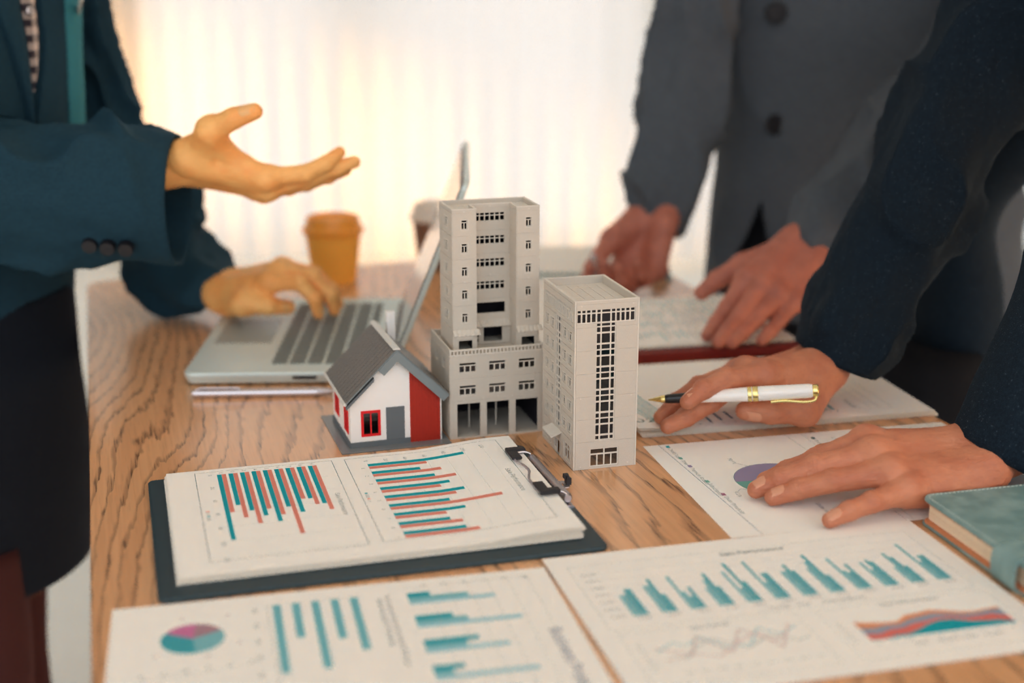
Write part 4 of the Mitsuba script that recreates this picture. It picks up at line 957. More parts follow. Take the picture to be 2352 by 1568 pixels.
# ------------------------------------------------------------------ people
HANDS = {"3L": ["L", 1.0, 0.3802, 1.0552, 0.0309, -0.0927, 0.4285, -2.9469, 0.0568, 0.4691, 0.0238, 0.0653, 0.2984, 0.1516, 0.123, 0.2715, 0.1033, -0.2989, 0.066, 0.0921, 0.75, 0.35, 0.0, 0.2, 0.3], "3R": ["R", 1.0, 0.297, 1.2722, 0.046, 0.0513, -0.306, -2.6241, -0.0049, -0.0308, 0.2898, -0.0378, 0.5086, -0.1507, -0.0885, 0.1755, 0.2516, -0.162, 0.1527, 0.1954, 0.4379, 0.5503, -0.672, 0.839, 0.1632], "2L": ["L", 1.0, 0.3392, 1.5599, 0.1038, 0.3026, 0.6877, -2.1799, -0.0962, 0.255, -0.1235, -0.0925, 0.0824, -0.1267, 0.0025, 0.0775, -0.1298, -0.0533, 0.0756, -0.1227, 0.75, 0.35, 0.0, 0.2, 0.3], "1R": ["R", 0.95, -0.3351, 1.4198, 0.2218, 2.5807, 0.1384, -0.3447, -0.1242, 0.4544, 0.3283, 0.0147, 0.5683, 0.0348, 0.0079, 0.4968, 0.0712, -0.0529, 0.3478, 0.1448, 1.4873, 0.1699, 0.298, 0.6636, 0.2351], "1L": ["L", 0.95, -0.3464, 1.6065, 0.041, 0.1959, -0.3603, -0.3583, 0.0153, 0.2662, 0.9341, 0.0217, 0.3893, 0.8089, 0.0287, 0.4208, 0.6979, -0.12, 0.5, 0.8, 0.6444, -0.0809, 0.6, 0.9379, 0.7279], "2R": ["R", 1.0, 0.1882, 1.7956, 0.102, -0.9733, 1.9352, 0.656, 0.011, 0.8519, 0.4182, 0.0007, 0.9978, 0.7, -0.05, 0.9, 0.7, -0.1, 0.9, 0.7, 0.224, 0.5569, -0.244, 0.1941, -0.029]}
MC = {'i': (.088, .024, .003), 'm': (.091, .003, .006), 'r': (.085, -.017, .003), 'p': (.076, -.034, -.003)}
PH = {'i': (.043, .026, .020), 'm': (.048, .030, .021), 'r': (.045, .028, .021), 'p': (.035, .021, .018)}
RD = {'i': (.0118, .0096, .0085, .0070), 'm': (.0122, .0098, .0087, .0072), 'r': (.0116, .0092, .0082, .0068), 'p': (.0106, .0082, .0073, .0061), 't': (.0165, .0135, .0112, .0088)}
CMC, THL = (.020, .020, -.010), (.044, .034, .025)

def hand_joints(H):
    """Joint positions of a hand from its wrist, turn and finger bends; frame: x to the fingers, y to the thumb, z out of the back."""
    side, sc, p = H[0], H[1], np.array(H[2:]); Rm = Rotation.from_rotvec(p[3:6]).as_matrix(); J, Dn, k = {}, {}, 6
    for f in 'imrp':
        s, a, b = p[k:k + 3]; k += 3; pts, ang, nn = [np.array(MC[f])], 0, []
        for L, fl in zip(PH[f], (a, b, .65 * b)):
            ang += fl; d = np.array([math.cos(ang) * math.cos(s), math.cos(ang) * math.sin(s), -math.sin(ang)]); pts.append(pts[-1] + L * d)
            nn.append(np.array([math.sin(ang) * math.cos(s), math.sin(ang) * math.sin(s), math.cos(ang)]))
        J[f], Dn[f] = pts, nn
    az, el, roll, a, b = p[k:k + 5]; d = np.array([math.cos(el) * math.cos(az), math.cos(el) * math.sin(az), -math.sin(el)])
    ax0 = np.cross(d, [0, 0, 1.]); ax0 /= np.linalg.norm(ax0); ax1 = np.cross(ax0, d); ax = math.cos(roll) * ax1 + math.sin(roll) * ax0
    pts = [np.array(CMC)]; nn = []
    for L, fl in zip(THL, (0, a, b)):
        d = Rotation.from_rotvec(-ax * fl).apply(d); pts.append(pts[-1] + L * d); nn.append(np.cross(ax, d))
    J['t'], Dn['t'] = pts, nn
    m = np.array([1, -1 if side == 'L' else 1, 1]) * sc
    tf = lambda v: (np.asarray(v) * m) @ Rm.T + p[:3]
    return {f: tf(v) for f, v in J.items()}, {f: (np.array(v) * np.sign(m)) @ Rm.T for f, v in Dn.items()}, tf, Rm

def smin(a, b, k):
    h = np.clip(.5 + .5 * (b - a) / k, 0, 1); return b * (1 - h) + a * h - k * h * (1 - h)
def capsule(P, a, b, ra, rb):
    a, b = np.asarray(a), np.asarray(b); d = b - a; t = np.clip(((P - a) @ d) / (d @ d), 0, 1)
    return np.linalg.norm(P - a - t[:, None] * d, axis=1) - (ra + (rb - ra) * t)

def surface_nets(fn, lo, hi, h):
    """A closed smooth mesh of the zero level of fn(points)."""
    n = np.ceil((np.asarray(hi) - lo) / h).astype(int) + 1
    g = [lo[k] + h * np.arange(n[k]) for k in range(3)]
    P = np.stack(np.meshgrid(*g, indexing='ij'), -1)
    q = 4; gc = [np.r_[x[::q], x[-1] + h * q][:len(x) // q + 2] for x in g]      # coarse first, then only near the surface
    gc = [lo[k] + h * q * np.arange((n[k] - 1) // q + 2) for k in range(3)]
    C = fn(np.stack(np.meshgrid(*gc, indexing='ij'), -1).reshape(-1, 3)).reshape([len(x) for x in gc])
    D = C[np.ix_(*[(np.arange(n[k]) + q // 2) // q for k in range(3)])].copy()
    near = np.abs(D) < h * q * 1.6
    D[near] = fn(P[near]); D[[0, -1]] = D[:, [0, -1]] = D[:, :, [0, -1]] = np.maximum(.5 * h, 0) + np.abs(D[0, 0, 0])
    S = D < 0; c = n - 1
    acc, cnt = np.zeros(tuple(c) + (3,)), np.zeros(c)
    offs = [(i, j, k) for i in (0, 1) for j in (0, 1) for k in (0, 1)]
    sub = lambda A, o: A[o[0]:o[0] + c[0], o[1]:o[1] + c[1], o[2]:o[2] + c[2]]
    for o in offs:
        for k in range(3):
            if o[k]: continue
            q = list(o); q[k] = 1; A, B = sub(D, o), sub(D, q); cross = sub(S, o) != sub(S, q)
            t = np.where(cross, A / np.where(cross, A - B, 1), 0)
            for x in range(3): acc[..., x] += np.where(cross, o[x] + (t if x == k else 0), 0)
            cnt += cross
    used = cnt > 0; idx = -np.ones(c, int); idx[used] = np.arange(used.sum())
    cell = np.stack(np.meshgrid(*[np.arange(x) for x in c], indexing='ij'), -1)
    V = np.asarray(lo) + h * (cell[used] + acc[used] / cnt[used][:, None])
    F = []
    for k in range(3):
        a, b = [(1, 2), (2, 0), (0, 1)][k]
        sl0 = [slice(1, -1)] * 3; sl0[k] = slice(0, -1); sl1 = list(sl0); sl1[k] = slice(1, None)
        ch = S[tuple(sl0)] != S[tuple(sl1)]; at = np.argwhere(ch); 
        if not len(at): continue
        base = at + [1 if x != k else 0 for x in range(3)]; flip = S[tuple(sl0)][ch]
        ea, eb = np.eye(3, dtype=int)[a], np.eye(3, dtype=int)[b]
        q = np.stack([idx[tuple((base - da * ea - db * eb).T)] for da, db in ((1, 1), (0, 1), (0, 0), (1, 0))], 1)
        q[~flip] = q[~flip][:, ::-1]; F.append(q)
    F = np.vstack(F); F = F[(F >= 0).all(1)]
    return V, np.vstack([F[:, [0, 1, 2]], F[:, [0, 2, 3]]])

def hand_mesh(H, back, res=.0019, lump=1.0, fat=0):
    """One closed hand with its wrist; back: where the forearm goes."""
    J, Dn, tf, Rm = hand_joints(H); sc = H[1]; W = tf((0, 0, 0)); back = np.asarray(back, float)
    wr, wu = tf((.004, .013, 0)), tf((.004, -.015, -.001)); fb = (back - W) / np.linalg.norm(back - W)
    e = .075; q_, r_ = (.85, .0195) if fat else (.55, .0165); er, eu = W + fb * e + (wr - W) * q_, W + fb * e + (wu - W) * q_
    def fn(P):
        d = smin(capsule(P, wr, er, .0180 * sc, r_ * sc), capsule(P, wu, eu, .0172 * sc, r_ * sc), .012)
        for f, r0 in (('i', .0165), ('m', .0165), ('r', .0160), ('p', .0150)):
            a = wr if f in 'im' else wu
            d = smin(d, capsule(P, a, J[f][0] - .0025 * (Rm[:, 2]), r0 * sc, RD[f][0] * sc * 1.02), .014)
        d = smin(d, capsule(P, tf((.012, .010, -.009)), J['t'][1], .0175 * sc, RD['t'][1] * sc), .014)     # ball of the thumb
        d = smin(d, capsule(P, tf((.018, -.026, -.010)), tf((.060, -.030, -.008)), .0130 * sc, .0110 * sc), .012)
        web = smin(capsule(P, J['t'][1], tf((.062, .018, -.004)), .0085 * sc, .0095 * sc), d, .014)
        d = np.minimum(d, web)
        out = d
        for f in 'imrpt':
            q, r = J[f], [x * sc for x in RD[f]]; df = None
            segs = range(3)
            for k in segs:
                ra, rb = (r[k] * (.96 if k == 0 and f != 't' else 1)), r[k + 1]
                x = capsule(P, q[k], q[k + 1], ra, rb); df = x if df is None else smin(df, x, .0025)
                if f != 't' and k: df = smin(df, np.linalg.norm(P - (q[k] + Dn[f][k - 1] * .0022 * sc), axis=1) - r[k] * .90, .003)   # knuckle
            if f != 't': df = smin(df, np.linalg.norm(P - (q[0] + Dn[f][0] * .0030 * lump), axis=1) - r[0] * .93, .005)
            df = smin(d, df, .009)
            if f != 't':                                    # creases over the finger joints
                for k, w_ in ((1, .0075), (2, .0055)):
                    ax = q[k + 1] - q[k - 1]; ax /= np.linalg.norm(ax); s_ = (P - q[k]) @ ax; up = (P - q[k]) @ Dn[f][k - 1]
                    df = df + .00055 * np.exp(-(s_ / w_) ** 2) * (.5 + .5 * np.cos(2 * np.pi * s_ / .0036)) * np.clip(up / r[k], 0, 1) * (np.linalg.norm(P - q[k], axis=1) < 2.2 * r[k])
            out = np.minimum(out, df)
        # tendons and faint veins on the back
        return out - .0007 * (meshkit.noise(P * 90, 3) - .5) - .0005 * (meshkit.noise(P * [260, 420, 260], 5) - .5)
    pts = np.vstack([np.vstack([J[f] for f in 'imrpt']), [W, wr + fb * e, wu + fb * e]])
    return surface_nets(fn, pts.min(0) - .03, pts.max(0) + .03, res), J, Dn

def nail(J, Dn, f, sc, w=1.0):
    """A curved nail plate on the last joint."""
    a, b = J[f][2], J[f][3]; d = (b - a) / np.linalg.norm(b - a); n = Dn[f][2] - d * (Dn[f][2] @ d); n /= np.linalg.norm(n); s = np.cross(d, n)
    r = RD[f][3] * sc; half = .80 * w; L0, L1 = .35, 1.0
    P = []
    for t in np.linspace(0, 1, 9):
        row = []
        for q in np.linspace(-1, 1, 11):
            wd = half * (1 - .10 * (1 - t)) * math.sqrt(max(0, 1 - (abs(2 * t - 1)) ** 5 * .75)); an = q * wd
            ct_ = a + (b - a) * (L0 + (1.20 - L0) * t) if False else a + (b - a) * (.48 + .70 * t)
            rr_ = (RD[f][2] + (RD[f][3] - RD[f][2]) * min(1, .48 + .70 * t)) * sc
            drop = .0022 * max(0, t - .62) ** 1.5 * 3
            row.append(ct_ + (n * math.cos(an) + s * math.sin(an)) * (rr_ + .00025) * np.array(1.0) - n * drop)
        P.append(row)
    P = np.array(P); Q = P - n * .0012
    A, B = grid_mesh(P), grid_mesh(Q); nu, nv = P.shape[0] - 1, P.shape[1] - 1
    ring = [(i, 0) for i in range(nu + 1)] + [(nu, j) for j in range(1, nv + 1)] + [(i, nv) for i in range(nu - 1, -1, -1)] + [(0, j) for j in range(nv - 1, 0, -1)]
    rim = np.array([[P[x], Q[x]] for x in ring]); rim = grid_mesh(np.concatenate([rim, rim[:1]]))
    return arr([A, (B[0], B[1][:, ::-1]), rim])

def blob(chain, seg=28):
    """Hull chain of spheres [(point, radius)] as one Manifold: a tapering limb."""
    out = []
    for (a, ra), (b, rb) in zip(chain[:-1], chain[1:]):
        out.append(Manifold.batch_hull([Manifold.sphere(ra, seg).translate([float(x) for x in a]), Manifold.sphere(rb, seg).translate([float(x) for x in b])]))
    m = out[0]
    for x in out[1:]: m = m + x
    return m
def to_manifold(m):
    v, f = m; return Manifold(manifold3d.Mesh(vert_properties=np.asarray(v, np.float32), tri_verts=np.asarray(f, np.uint32)))

def loft(st, rings=70, n=64, wrinkle=None, hollow=None, close=(True, True), spline=True):
    """Cloth around a limb: st = [(centre, half vector a, half vector b)], ellipse sections centre + cos a + sin b; wrinkle(s in 0..1, angle) -> metres outward; hollow: the end turns in by this thickness."""
    C, A, B = (np.array([s[k] for s in st], float) for k in range(3))
    s = np.r_[0, np.cumsum(np.linalg.norm(np.diff(C, axis=0), axis=1))]; s /= s[-1]; t = np.linspace(0, 1, rings)
    I = PchipInterpolator
    C, A, B = I(s, C)(t), I(s, A)(t), I(s, B)(t); th = np.arange(n) * 2 * np.pi / n
    E = np.cos(th)[None, :, None] * A[:, None] + np.sin(th)[None, :, None] * B[:, None]
    u = E / np.linalg.norm(E, axis=2, keepdims=True)
    w = np.zeros((rings, n)) if wrinkle is None else wrinkle(t[:, None] + 0 * th[None], th[None] + 0 * t[:, None])
    P = C[:, None] + E + u * w[..., None]
    rows = [*P]
    if hollow:      # turn in at the end and run back inside
        for k, f in ((rings - 1, 1.0), (rings - 2, 1.0), (max(0, rings - 8), .96)):
            rows.append(C[k] + E[k] * f - u[k] * hollow + u[k] * w[k][:, None] * .6)
    elif close[1]: rows.append(np.repeat(C[-1][None], n, 0))
    if close[0]: rows.insert(0, np.repeat(C[0][None], n, 0))
    return grid_mesh(np.array(rows), True)

def pxs(p, q, y, ratio=.9, y2=None, axis=None):
    """A section of cloth seen between the pixels p and q at distance y: (centre, half vector across, half vector in depth)."""
    a, b = aty(*p, y), aty(*q, y if y2 is None else y2); h = (b - a) / 2; L = np.linalg.norm(h)
    dep = np.array([0, 1., 0]); dep -= h * (dep @ h) / (h @ h); dep /= np.linalg.norm(dep)
    return (a + b) / 2, h, dep * L * ratio

def arm_in(st, wrist):
    """The bare arm that runs inside a sleeve, from the shoulder end of its sections to the wrist."""
    ch = [(c, max(.018, min(.045, .55 * np.linalg.norm(a), .55 * np.linalg.norm(b)))) for c, a, b in st]
    return ch[:-1] + [(np.asarray(wrist, float), .024)]

def folds(seed, amp, fs, fa, band=None, slant=0.):
    def f(s, a):
        q = np.stack([s * fs + slant * np.sin(a), np.cos(a) * fa, np.sin(a) * fa], -1)
        w = meshkit.fbm(q, 3, seed) - .5; r = 1 - np.abs(2 * meshkit.noise(q * .8 + 5, seed + 9) - 1)
        k = amp * (w * .8 + .75 * (r ** 3 - .22) + .10)
        if band is not None: k = k * band(s)
        return k
    return f

def body(t, material, arms, torso, hands):
    """The figure under the clothes: hands, arms, trunk and legs as one continuous mesh."""
    m = None
    for chain in torso + arms:
        b = blob(chain); m = b if m is None else m + b
    for hm in hands:
        h = to_manifold(hm); m = m + h
    v, f = arr(m)
    return obj('body', (v, f), material, t, smooth=60)

# ---- the person on the left, in the teal suit
def person_left():
    t = thing('person', 'person in a teal suit, one palm held out and one hand typing on the laptop', 'person')
    B = lambda x, y, z: np.array([x, y, z])
    m1, J1, D1 = hand_mesh(HANDS['1R'], aty(250, 392, 1.418)); m2, J2, D2 = hand_mesh(HANDS['1L'], aty(400, 655, 1.650))
    w1, w2 = np.array(HANDS['1R'][2:5]), np.array(HANDS['1L'][2:5])
    el1, sh1 = aty(-130, 425, 1.36), B(-.70, 1.34, .52); el2, sh2 = aty(365, 560, 1.70), B(-.53, 1.66, .56)
    hip = B(-.655, 1.50, -.02); chest = B(-.64, 1.50, .40)
    stR = [(sh1 + B(.0, 0, .03), B(.085, 0, -.02), B(0, .085, 0)), (sh1 + (el1 - sh1) * .55, B(.072, 0, -.02), B(0, .070, 0)), (aty(-165, 395, 1.37), B(.055, 0, -.055), B(.0, .068, 0)),
          pxs((-60, 284), (-85, 560), 1.38), pxs((40, 288), (25, 566), 1.39), pxs((150, 289), (150, 590), 1.40), pxs((250, 290), (262, 603), 1.408), pxs((330, 299), (345, 607), 1.413), pxs((404, 308), (418, 608), 1.418)]
    stL = [(sh2 + B(0, 0, .03), B(.08, 0, 0), B(0, .08, 0)), pxs((100, -120), (215, -60), 1.64, 1.1), pxs((150, 60), (232, 70), 1.66, 1.3), pxs((165, 200), (278, 212), 1.69, 1.1), pxs((190, 330), (345, 322), 1.70), pxs((230, 450), (420, 420), 1.70), pxs((282, 560), (447, 500), 1.695), pxs((330, 650), (465, 560), 1.675, 1.1), pxs((392, 700), (508, 596), 1.648, 1.2), pxs((462, 716), (552, 629), 1.622, 1.2)]
    body(t, 'skin_warm_lit', [arm_in(stR[:-3] + [(aty(250, 400, 1.41), stR[-1][1] * .8, stR[-1][2] * .8), (aty(330, 385, 1.415), stR[-1][1] * .6, stR[-1][2] * .6)], w1), arm_in(stL, w2), [(sh1, .046), (chest + [0, 0, .12], .07), (sh2, .044)]],
         [[(hip, .11), (chest, .085), (chest + [0, 0, .18], .05), (chest + [.02, -.01, .26], .05)],
          [(hip, .10), (B(-.605, 1.40, -.30), .062), (B(-.600, 1.40, -.42), .050), (B(-.595, 1.40, -.68), .032), (B(-.555, 1.385, -.72), .030)],
          [(hip, .10), (B(-.65, 1.60, -.30), .062), (B(-.65, 1.60, -.42), .050), (B(-.645, 1.60, -.68), .032), (B(-.60, 1.585, -.72), .030)]], [m1, m2])
    for J, D, k in ((J1, D1, 't'), (J2, D2, 't'), (J2, D2, 'i')): obj('fingernail', nail(J, D, k, .95), 'nail_warm_lit', t, smooth=50)
    # right sleeve: level, held across the picture
    k = obj('jacket', loft(stR, 120, 96, folds(11, .028, 12, 1.4, lambda s: np.where(s < .93, 1, (1 - s) / .07), .9), .0035), 'suit_teal', t, smooth=True, label='teal jacket')
    for px, py in ((206, 563), (247, 568), (289, 571)):
        c = aty(px, py, 1.353); n = np.array([.05, -.95, -.35]); n /= np.linalg.norm(n)
        obj('button', lathe_between(c + n * .004, c - n * .006, [(0, .0045), (0, .0072), (.2, .0078), (.8, .0078), (1, .006)], 28), 'button_black', k, smooth=40)
    # left sleeve: hangs from the far shoulder, bends at the elbow, reaches the keyboard
    obj('sleeve', loft(stL, 110, 80, folds(23, .026, 10, 1.4, lambda s: np.where(s < .93, 1, (1 - s) / .07)), .003), 'suit_teal', k, smooth=True)
    # trunk of the jacket: faces the table, turned a little to the camera; open front with lapels
    fwd = B(.90, -.43, 0); sd = B(.43, .90, 0)
    def ring(x, y, z, w, d): return (B(x, y, z), sd * w, -fwd * d)
    tor = [ring(-.640, 1.505, .62, .12, .06), ring(-.640, 1.505, .56, .185, .095), ring(-.632, 1.505, .42, .200, .118), ring(-.630, 1.505, .28, .190, .116), ring(-.640, 1.505, .14, .180, .112), ring(-.652, 1.500, .02, .183, .116), ring(-.660, 1.500, -.10, .186, .114), ring(-.662, 1.500, -.16, .186, .114)]
    obj('trunk', loft(tor, 60, 96, folds(31, .006, 5, 1.4)), 'suit_teal', k, smooth=True)
    def front(px, py, off=0.):
        """A point on the trunk's front, where the pixel's ray meets it, lifted by off."""
        y = np.linspace(1.25, 1.62, 600); p = ray(px, py)[None] * (y / ray(px, py)[1])[:, None] + [0, 0, CH]
        z = np.clip(p[:, 2], -.16, .62); T3 = tor[::-1]; zs = [r[0][2] for r in T3]
        c = np.stack([np.interp(z, zs, [r[0][i] for r in T3]) for i in range(2)], 1); w = np.interp(z, zs, [np.linalg.norm(r[1]) for r in T3]); d = np.interp(z, zs, [np.linalg.norm(r[2]) for r in T3])
        q = p[:, :2] - c; a, b = q @ sd[:2] / w, q @ fwd[:2] / d; hit = np.nonzero(a * a + b * b <= 1)[0]
        if len(hit):
            i = hit[0]; n = np.array([*(sd[:2] * a[i] / w[i] + fwd[:2] * b[i] / d[i]), 0]); return p[i] + n / np.linalg.norm(n) * off
        return aty(px, py, 1.5)
    def strip(left, right, off, th, name, m, parent, n=24):
        L = PchipInterpolator([p[1] for p in left], [p[0] for p in left]); Rr = PchipInterpolator([p[1] for p in right], [p[0] for p in right])
        y0, y1 = left[0][1], left[-1][1]; G = []
        for y in np.linspace(y0, y1, n):
            a, b = float(L(y)), float(Rr(y)); row = [front(a + (b - a) * q, y, off + .004 * math.sin(math.pi * q)) for q in np.linspace(0, 1, 7)]
            back = [front(a + (b - a) * q, y, off - th) for q in np.linspace(1, 0, 7)]
            G.append(row + back)
        return obj(name, grid_mesh(np.array(G), True), m, parent, smooth=50)
    sh = strip([(36, -160), (38, 0), (52, 90), (62, 170), (66, 210)], [(64, -160), (76, 0), (84, 90), (80, 165), (69, 210)], .0030, .006, 'shirt', 'gingham', t)
    labels[sh] = {'label': 'checked shirt'}
    for py in (25, -70):
        c = front(52, py, .009); obj('button', lathe_between(c + fwd * .002, c - fwd * .002, [(0, .0040), (.3, .0052), (1, .005)], 20), 'steel_dark', sh, smooth=40)
    strip([(-30, -160), (-20, 0), (20, 120), (52, 240), (60, 300)], [(30, -160), (34, 0), (50, 90), (62, 210), (66, 300)], .007, .008, 'lapel', 'suit_teal', k)
    strip([(78, -160), (82, 0), (92, 110), (84, 200), (72, 290)], [(170, -160), (160, 0), (166, 110), (166, 210), (164, 290)], .008, .009, 'lapel', 'suit_teal', k)
    strip([(122, -160), (124, 0), (130, 110), (134, 210), (138, 292)], [(164, -160), (160, 0), (161, 110), (166, 210), (168, 292)], .014, .009, 'lapel_edge', 'suit_teal_lapel', k)
    a, b = front(153, 38, .012), front(187, 2, .012)
    obj('pocket_square', Manifold.hull_points(np.array([p + q for p in (a, b) for q in (B(0, 0, .0), B(0, 0, .008), fwd * .003, fwd * .003 + B(0, 0, .006))])), 'pocket_square', k, label='white edge of a pocket square')
    # skirt
    sk = [ring(-.640, 1.505, .06, .165, .110), ring(-.648, 1.500, -.04, .175, .128), ring(-.652, 1.495, -.14, .180, .142), ring(-.655, 1.49, -.26, .165, .146)]
    obj('skirt', loft(sk, 40, 80, folds(41, .004, 3, 1.6), .003), 'skirt_navy', t, smooth=True, label='dark navy skirt')
    for (x, y, s) in ((-.600, 1.40, 0), (-.65, 1.60, 1)):
        st = [(B(x - .006, y, -.20), B(.064, 0, 0), B(0, .064, 0)), (B(x, y, -.34), B(.058, 0, 0), B(0, .058, 0)), (B(x, y, -.44), B(.051, 0, 0), B(0, .051, 0)), (B(x, y, -.55), B(.052, 0, 0), B(0, .050, 0)), (B(x + .004, y, -.68), B(.035, 0, 0), B(0, .035, 0))]
        obj('stocking', loft(st, 30, 40), 'stocking', t, smooth=True, label='dark brown stocking')
        obj('shoe', Manifold.hull_points(np.vstack([np.array([[x + .02 + .105 * c * (1 if c > 0 else .75), y - .01 + .040 * s_, z] for z, k2 in ((-.7495, 1), (-.715, .95)) for c, s_ in [(math.cos(a) * k2, math.sin(a) * k2) for a in np.linspace(0, 2 * math.pi, 20)]]), [[x - .045, y + d, -.68] for d in (-.032, .032)]])), 'shoe_black', t, smooth=40)
person_left()

# ---- the person in the grey suit, standing behind the far corner
def person_grey():
    t = thing('person', 'person in a grey suit, one hand pressed on the papers on the maroon folder', 'person')
    B = lambda x, y, z: np.array([x, y, z])
    m1, J1, D1 = hand_mesh(HANDS['2R'], aty(1530, 400, 1.835)); m2, J2, D2 = hand_mesh(HANDS['2L'], aty(1925, 490, 1.61), .0019)
    w1, w2 = np.array(HANDS['2R'][2:5]), np.array(HANDS['2L'][2:5])
    sh1, sh2 = aty(1625, -330, 1.90), aty(2320, -230, 1.88); el1 = aty(1590, 140, 1.89); el2 = aty(2110, 200, 1.78)
    hip, chest = B(.50, 1.98, -.02), B(.50, 1.95, .42)
    stR = [(sh1 + B(.02, 0, .03), B(.075, 0, 0), B(0, .08, 0)), pxs((1560, -180), (1700, -180), 1.87), pxs((1523, 0), (1668, 20), 1.88), pxs((1518, 90), (1662, 120), 1.88), pxs((1496, 200), (1652, 220), 1.875), pxs((1470, 340), (1632, 370), 1.845), pxs((1448, 420), (1600, 470), 1.825), pxs((1436, 462), (1572, 540), 1.810)]
    stL = [(sh2 + B(0, 0, .02), B(.08, 0, 0), B(0, .08, 0)), pxs((2230, -150), (2400, -60), 1.84), pxs((2165, 40), (2330, 150), 1.80), pxs((2040, 215), (2190, 330), 1.74), pxs((1985, 290), (2110, 420), 1.70), pxs((1905, 405), (2020, 510), 1.645, 1.1), pxs((1850, 470), (1965, 575), 1.605, 1.2), pxs((1810, 520), (1915, 612), 1.575, 1.2)]
    body(t, 'skin_brown', [arm_in(stR, w1), arm_in(stL, w2), [(sh1, .034), (chest + [0, .03, .10], .05), (sh2, .034)]],
         [[(hip, .07), (chest, .06), (chest + [0, .02, .2], .05), (chest + [0, 0, .3], .052)],
          [(hip + [-.08, 0, 0], .06), (B(.41, 1.98, -.40), .055), (B(.41, 1.98, -.68), .04), (B(.40, 1.92, -.715), .03)],
          [(hip + [.08, 0, 0], .06), (B(.59, 1.98, -.40), .055), (B(.59, 1.98, -.68), .04), (B(.60, 1.92, -.715), .03)]], [m1, m2])
    for f in 'imrp': obj('fingernail', nail(J2, D2, f, 1.0), 'nail_brown', t, smooth=50)
    obj('fingernail', nail(J1, D1, 't', 1.0), 'nail_brown', t, smooth=50)
    # trunk of the jacket
    tor = [pxs((1800, -330), (2190, -330), 1.93, .4), pxs((1690, -280), (2300, -260), 1.95, .42), pxs((1640, -60), (2340, -40), 1.96, .42), pxs((1646, 200), (2338, 220), 1.965, .42), pxs((1650, 400), (2344, 440), 1.965, .42), pxs((1640, 560), (2348, 600), 1.965, .44), pxs((1600, 672), (2350, 770), 1.965, .46)]
    v, f = loft(tor, 220, 256, folds(51, .024, 6, 1.2), .004)
    # the fronts part below the lower button
    cen = v[f].mean(1); fy = cen[:, 1] < 1.93
    d = cen - [0, 0, CH]; zc = d[:, 1] * cp - d[:, 2] * sp; X = 1176 + FPX * d[:, 0] / zc; Y = 784 - FPX * (d[:, 1] * sp + d[:, 2] * cp) / zc
    lft = np.interp(Y, [462, 560, 640, 700], [1748, 1704, 1655, 1600]); rgt = np.interp(Y, [462, 560, 640, 800], [1749, 1766, 1790, 1830])
    cut = fy & (Y > 462) & (X > lft) & (X < rgt)
    k = obj('jacket', (v, f[~cut]), 'suit_grey', t, smooth=True, label='grey jacket')
    def sl(pts, seed, nm):
        obj(nm, loft(pts, 100, 80, folds(seed, .028, 9, 1.3, lambda s: np.where(s < .94, 1, (1 - s) / .06)), .0035), 'suit_grey', k, smooth=True)
    sl(stR, 61, 'sleeve'); sl(stL, 67, 'sleeve')
    obj('shirt_cuff', loft([pxs((1456, 425), (1588, 490), 1.818, .85), pxs((1448, 452), (1574, 520), 1.812, .85), pxs((1441, 474), (1562, 548), 1.806, .85)], 24, 60, None, .003), 'trousers_black', k, smooth=True, label='black cuff showing under the grey sleeve')
    def on(px, py, lift=0.):
        p = aty(px, py, 1.965); zs = [r[0][2] for r in tor][::-1]; c = np.array([np.interp(p[2], zs, [r[0][i] for r in tor][::-1]) for i in range(2)]); w = np.interp(p[2], zs, [abs(r[1][0]) for r in tor][::-1]); dd = np.interp(p[2], zs, [np.linalg.norm(r[2]) for r in tor][::-1])
        for y in np.linspace(1.75, 1.965, 500):
            p = aty(px, py, y); a, b = (p[0] - c[0]) / w, (p[1] - c[1]) / dd
            if a * a + b * b <= 1: break
        return p - np.array([0, lift, 0])
    for px, py in ((1779, 28), (1778, 284)):
        c = on(px, py, .012); obj('button', lathe_between(c - [0, .004, 0], c + [0, .008, 0], [(0, .006), (0, .0125), (.25, .0145), (1, .0135)], 32), 'button_black', k, smooth=40)
    def ribbon(pts, w, lift, name):
        P = [on(x, y, lift) for x, y in pts]; Q = [on(x + w, y, lift + .004) for x, y in pts]; S = [on(x + 2 * w, y, lift) for x, y in pts]; Z = [on(x + w, y, -.004) for x, y in pts]
        obj(name, grid_mesh(np.array([[a, b, c, d_] for a, b, c, d_ in zip(P, Q, S, Z)]), True), 'suit_grey', k, smooth=60)
    ribbon([(1738, -200), (1740, -60), (1742, 60), (1734, 180), (1742, 300), (1748, 455)], 24, .003, 'placket')
    a, b = on(1908, 297, .004), on(2010, 287, .004); 
    obj('pocket', Manifold.hull_points(np.array([p + q for p in (a, b) for q in (B(0, 0, .004), B(0, 0, -.010), B(0, -.004, .004), B(0, -.004, -.010), B(0, .01, 0))])), 'suit_grey', k, label='welt pocket')
    # trousers and shoes
    obj('trousers', loft([(B(.49, 1.975, .16), B(.16, 0, 0), B(0, .055, 0)), (B(.49, 1.970, .06), B(.175, 0, 0), B(0, .070, 0)), (B(.49, 1.970, -.06), B(.185, 0, 0), B(0, .080, 0)), (B(.495, 1.97, -.16), B(.16, 0, 0), B(0, .08, 0))], 30, 64), 'trousers_black', t, smooth=True, label='black trousers')
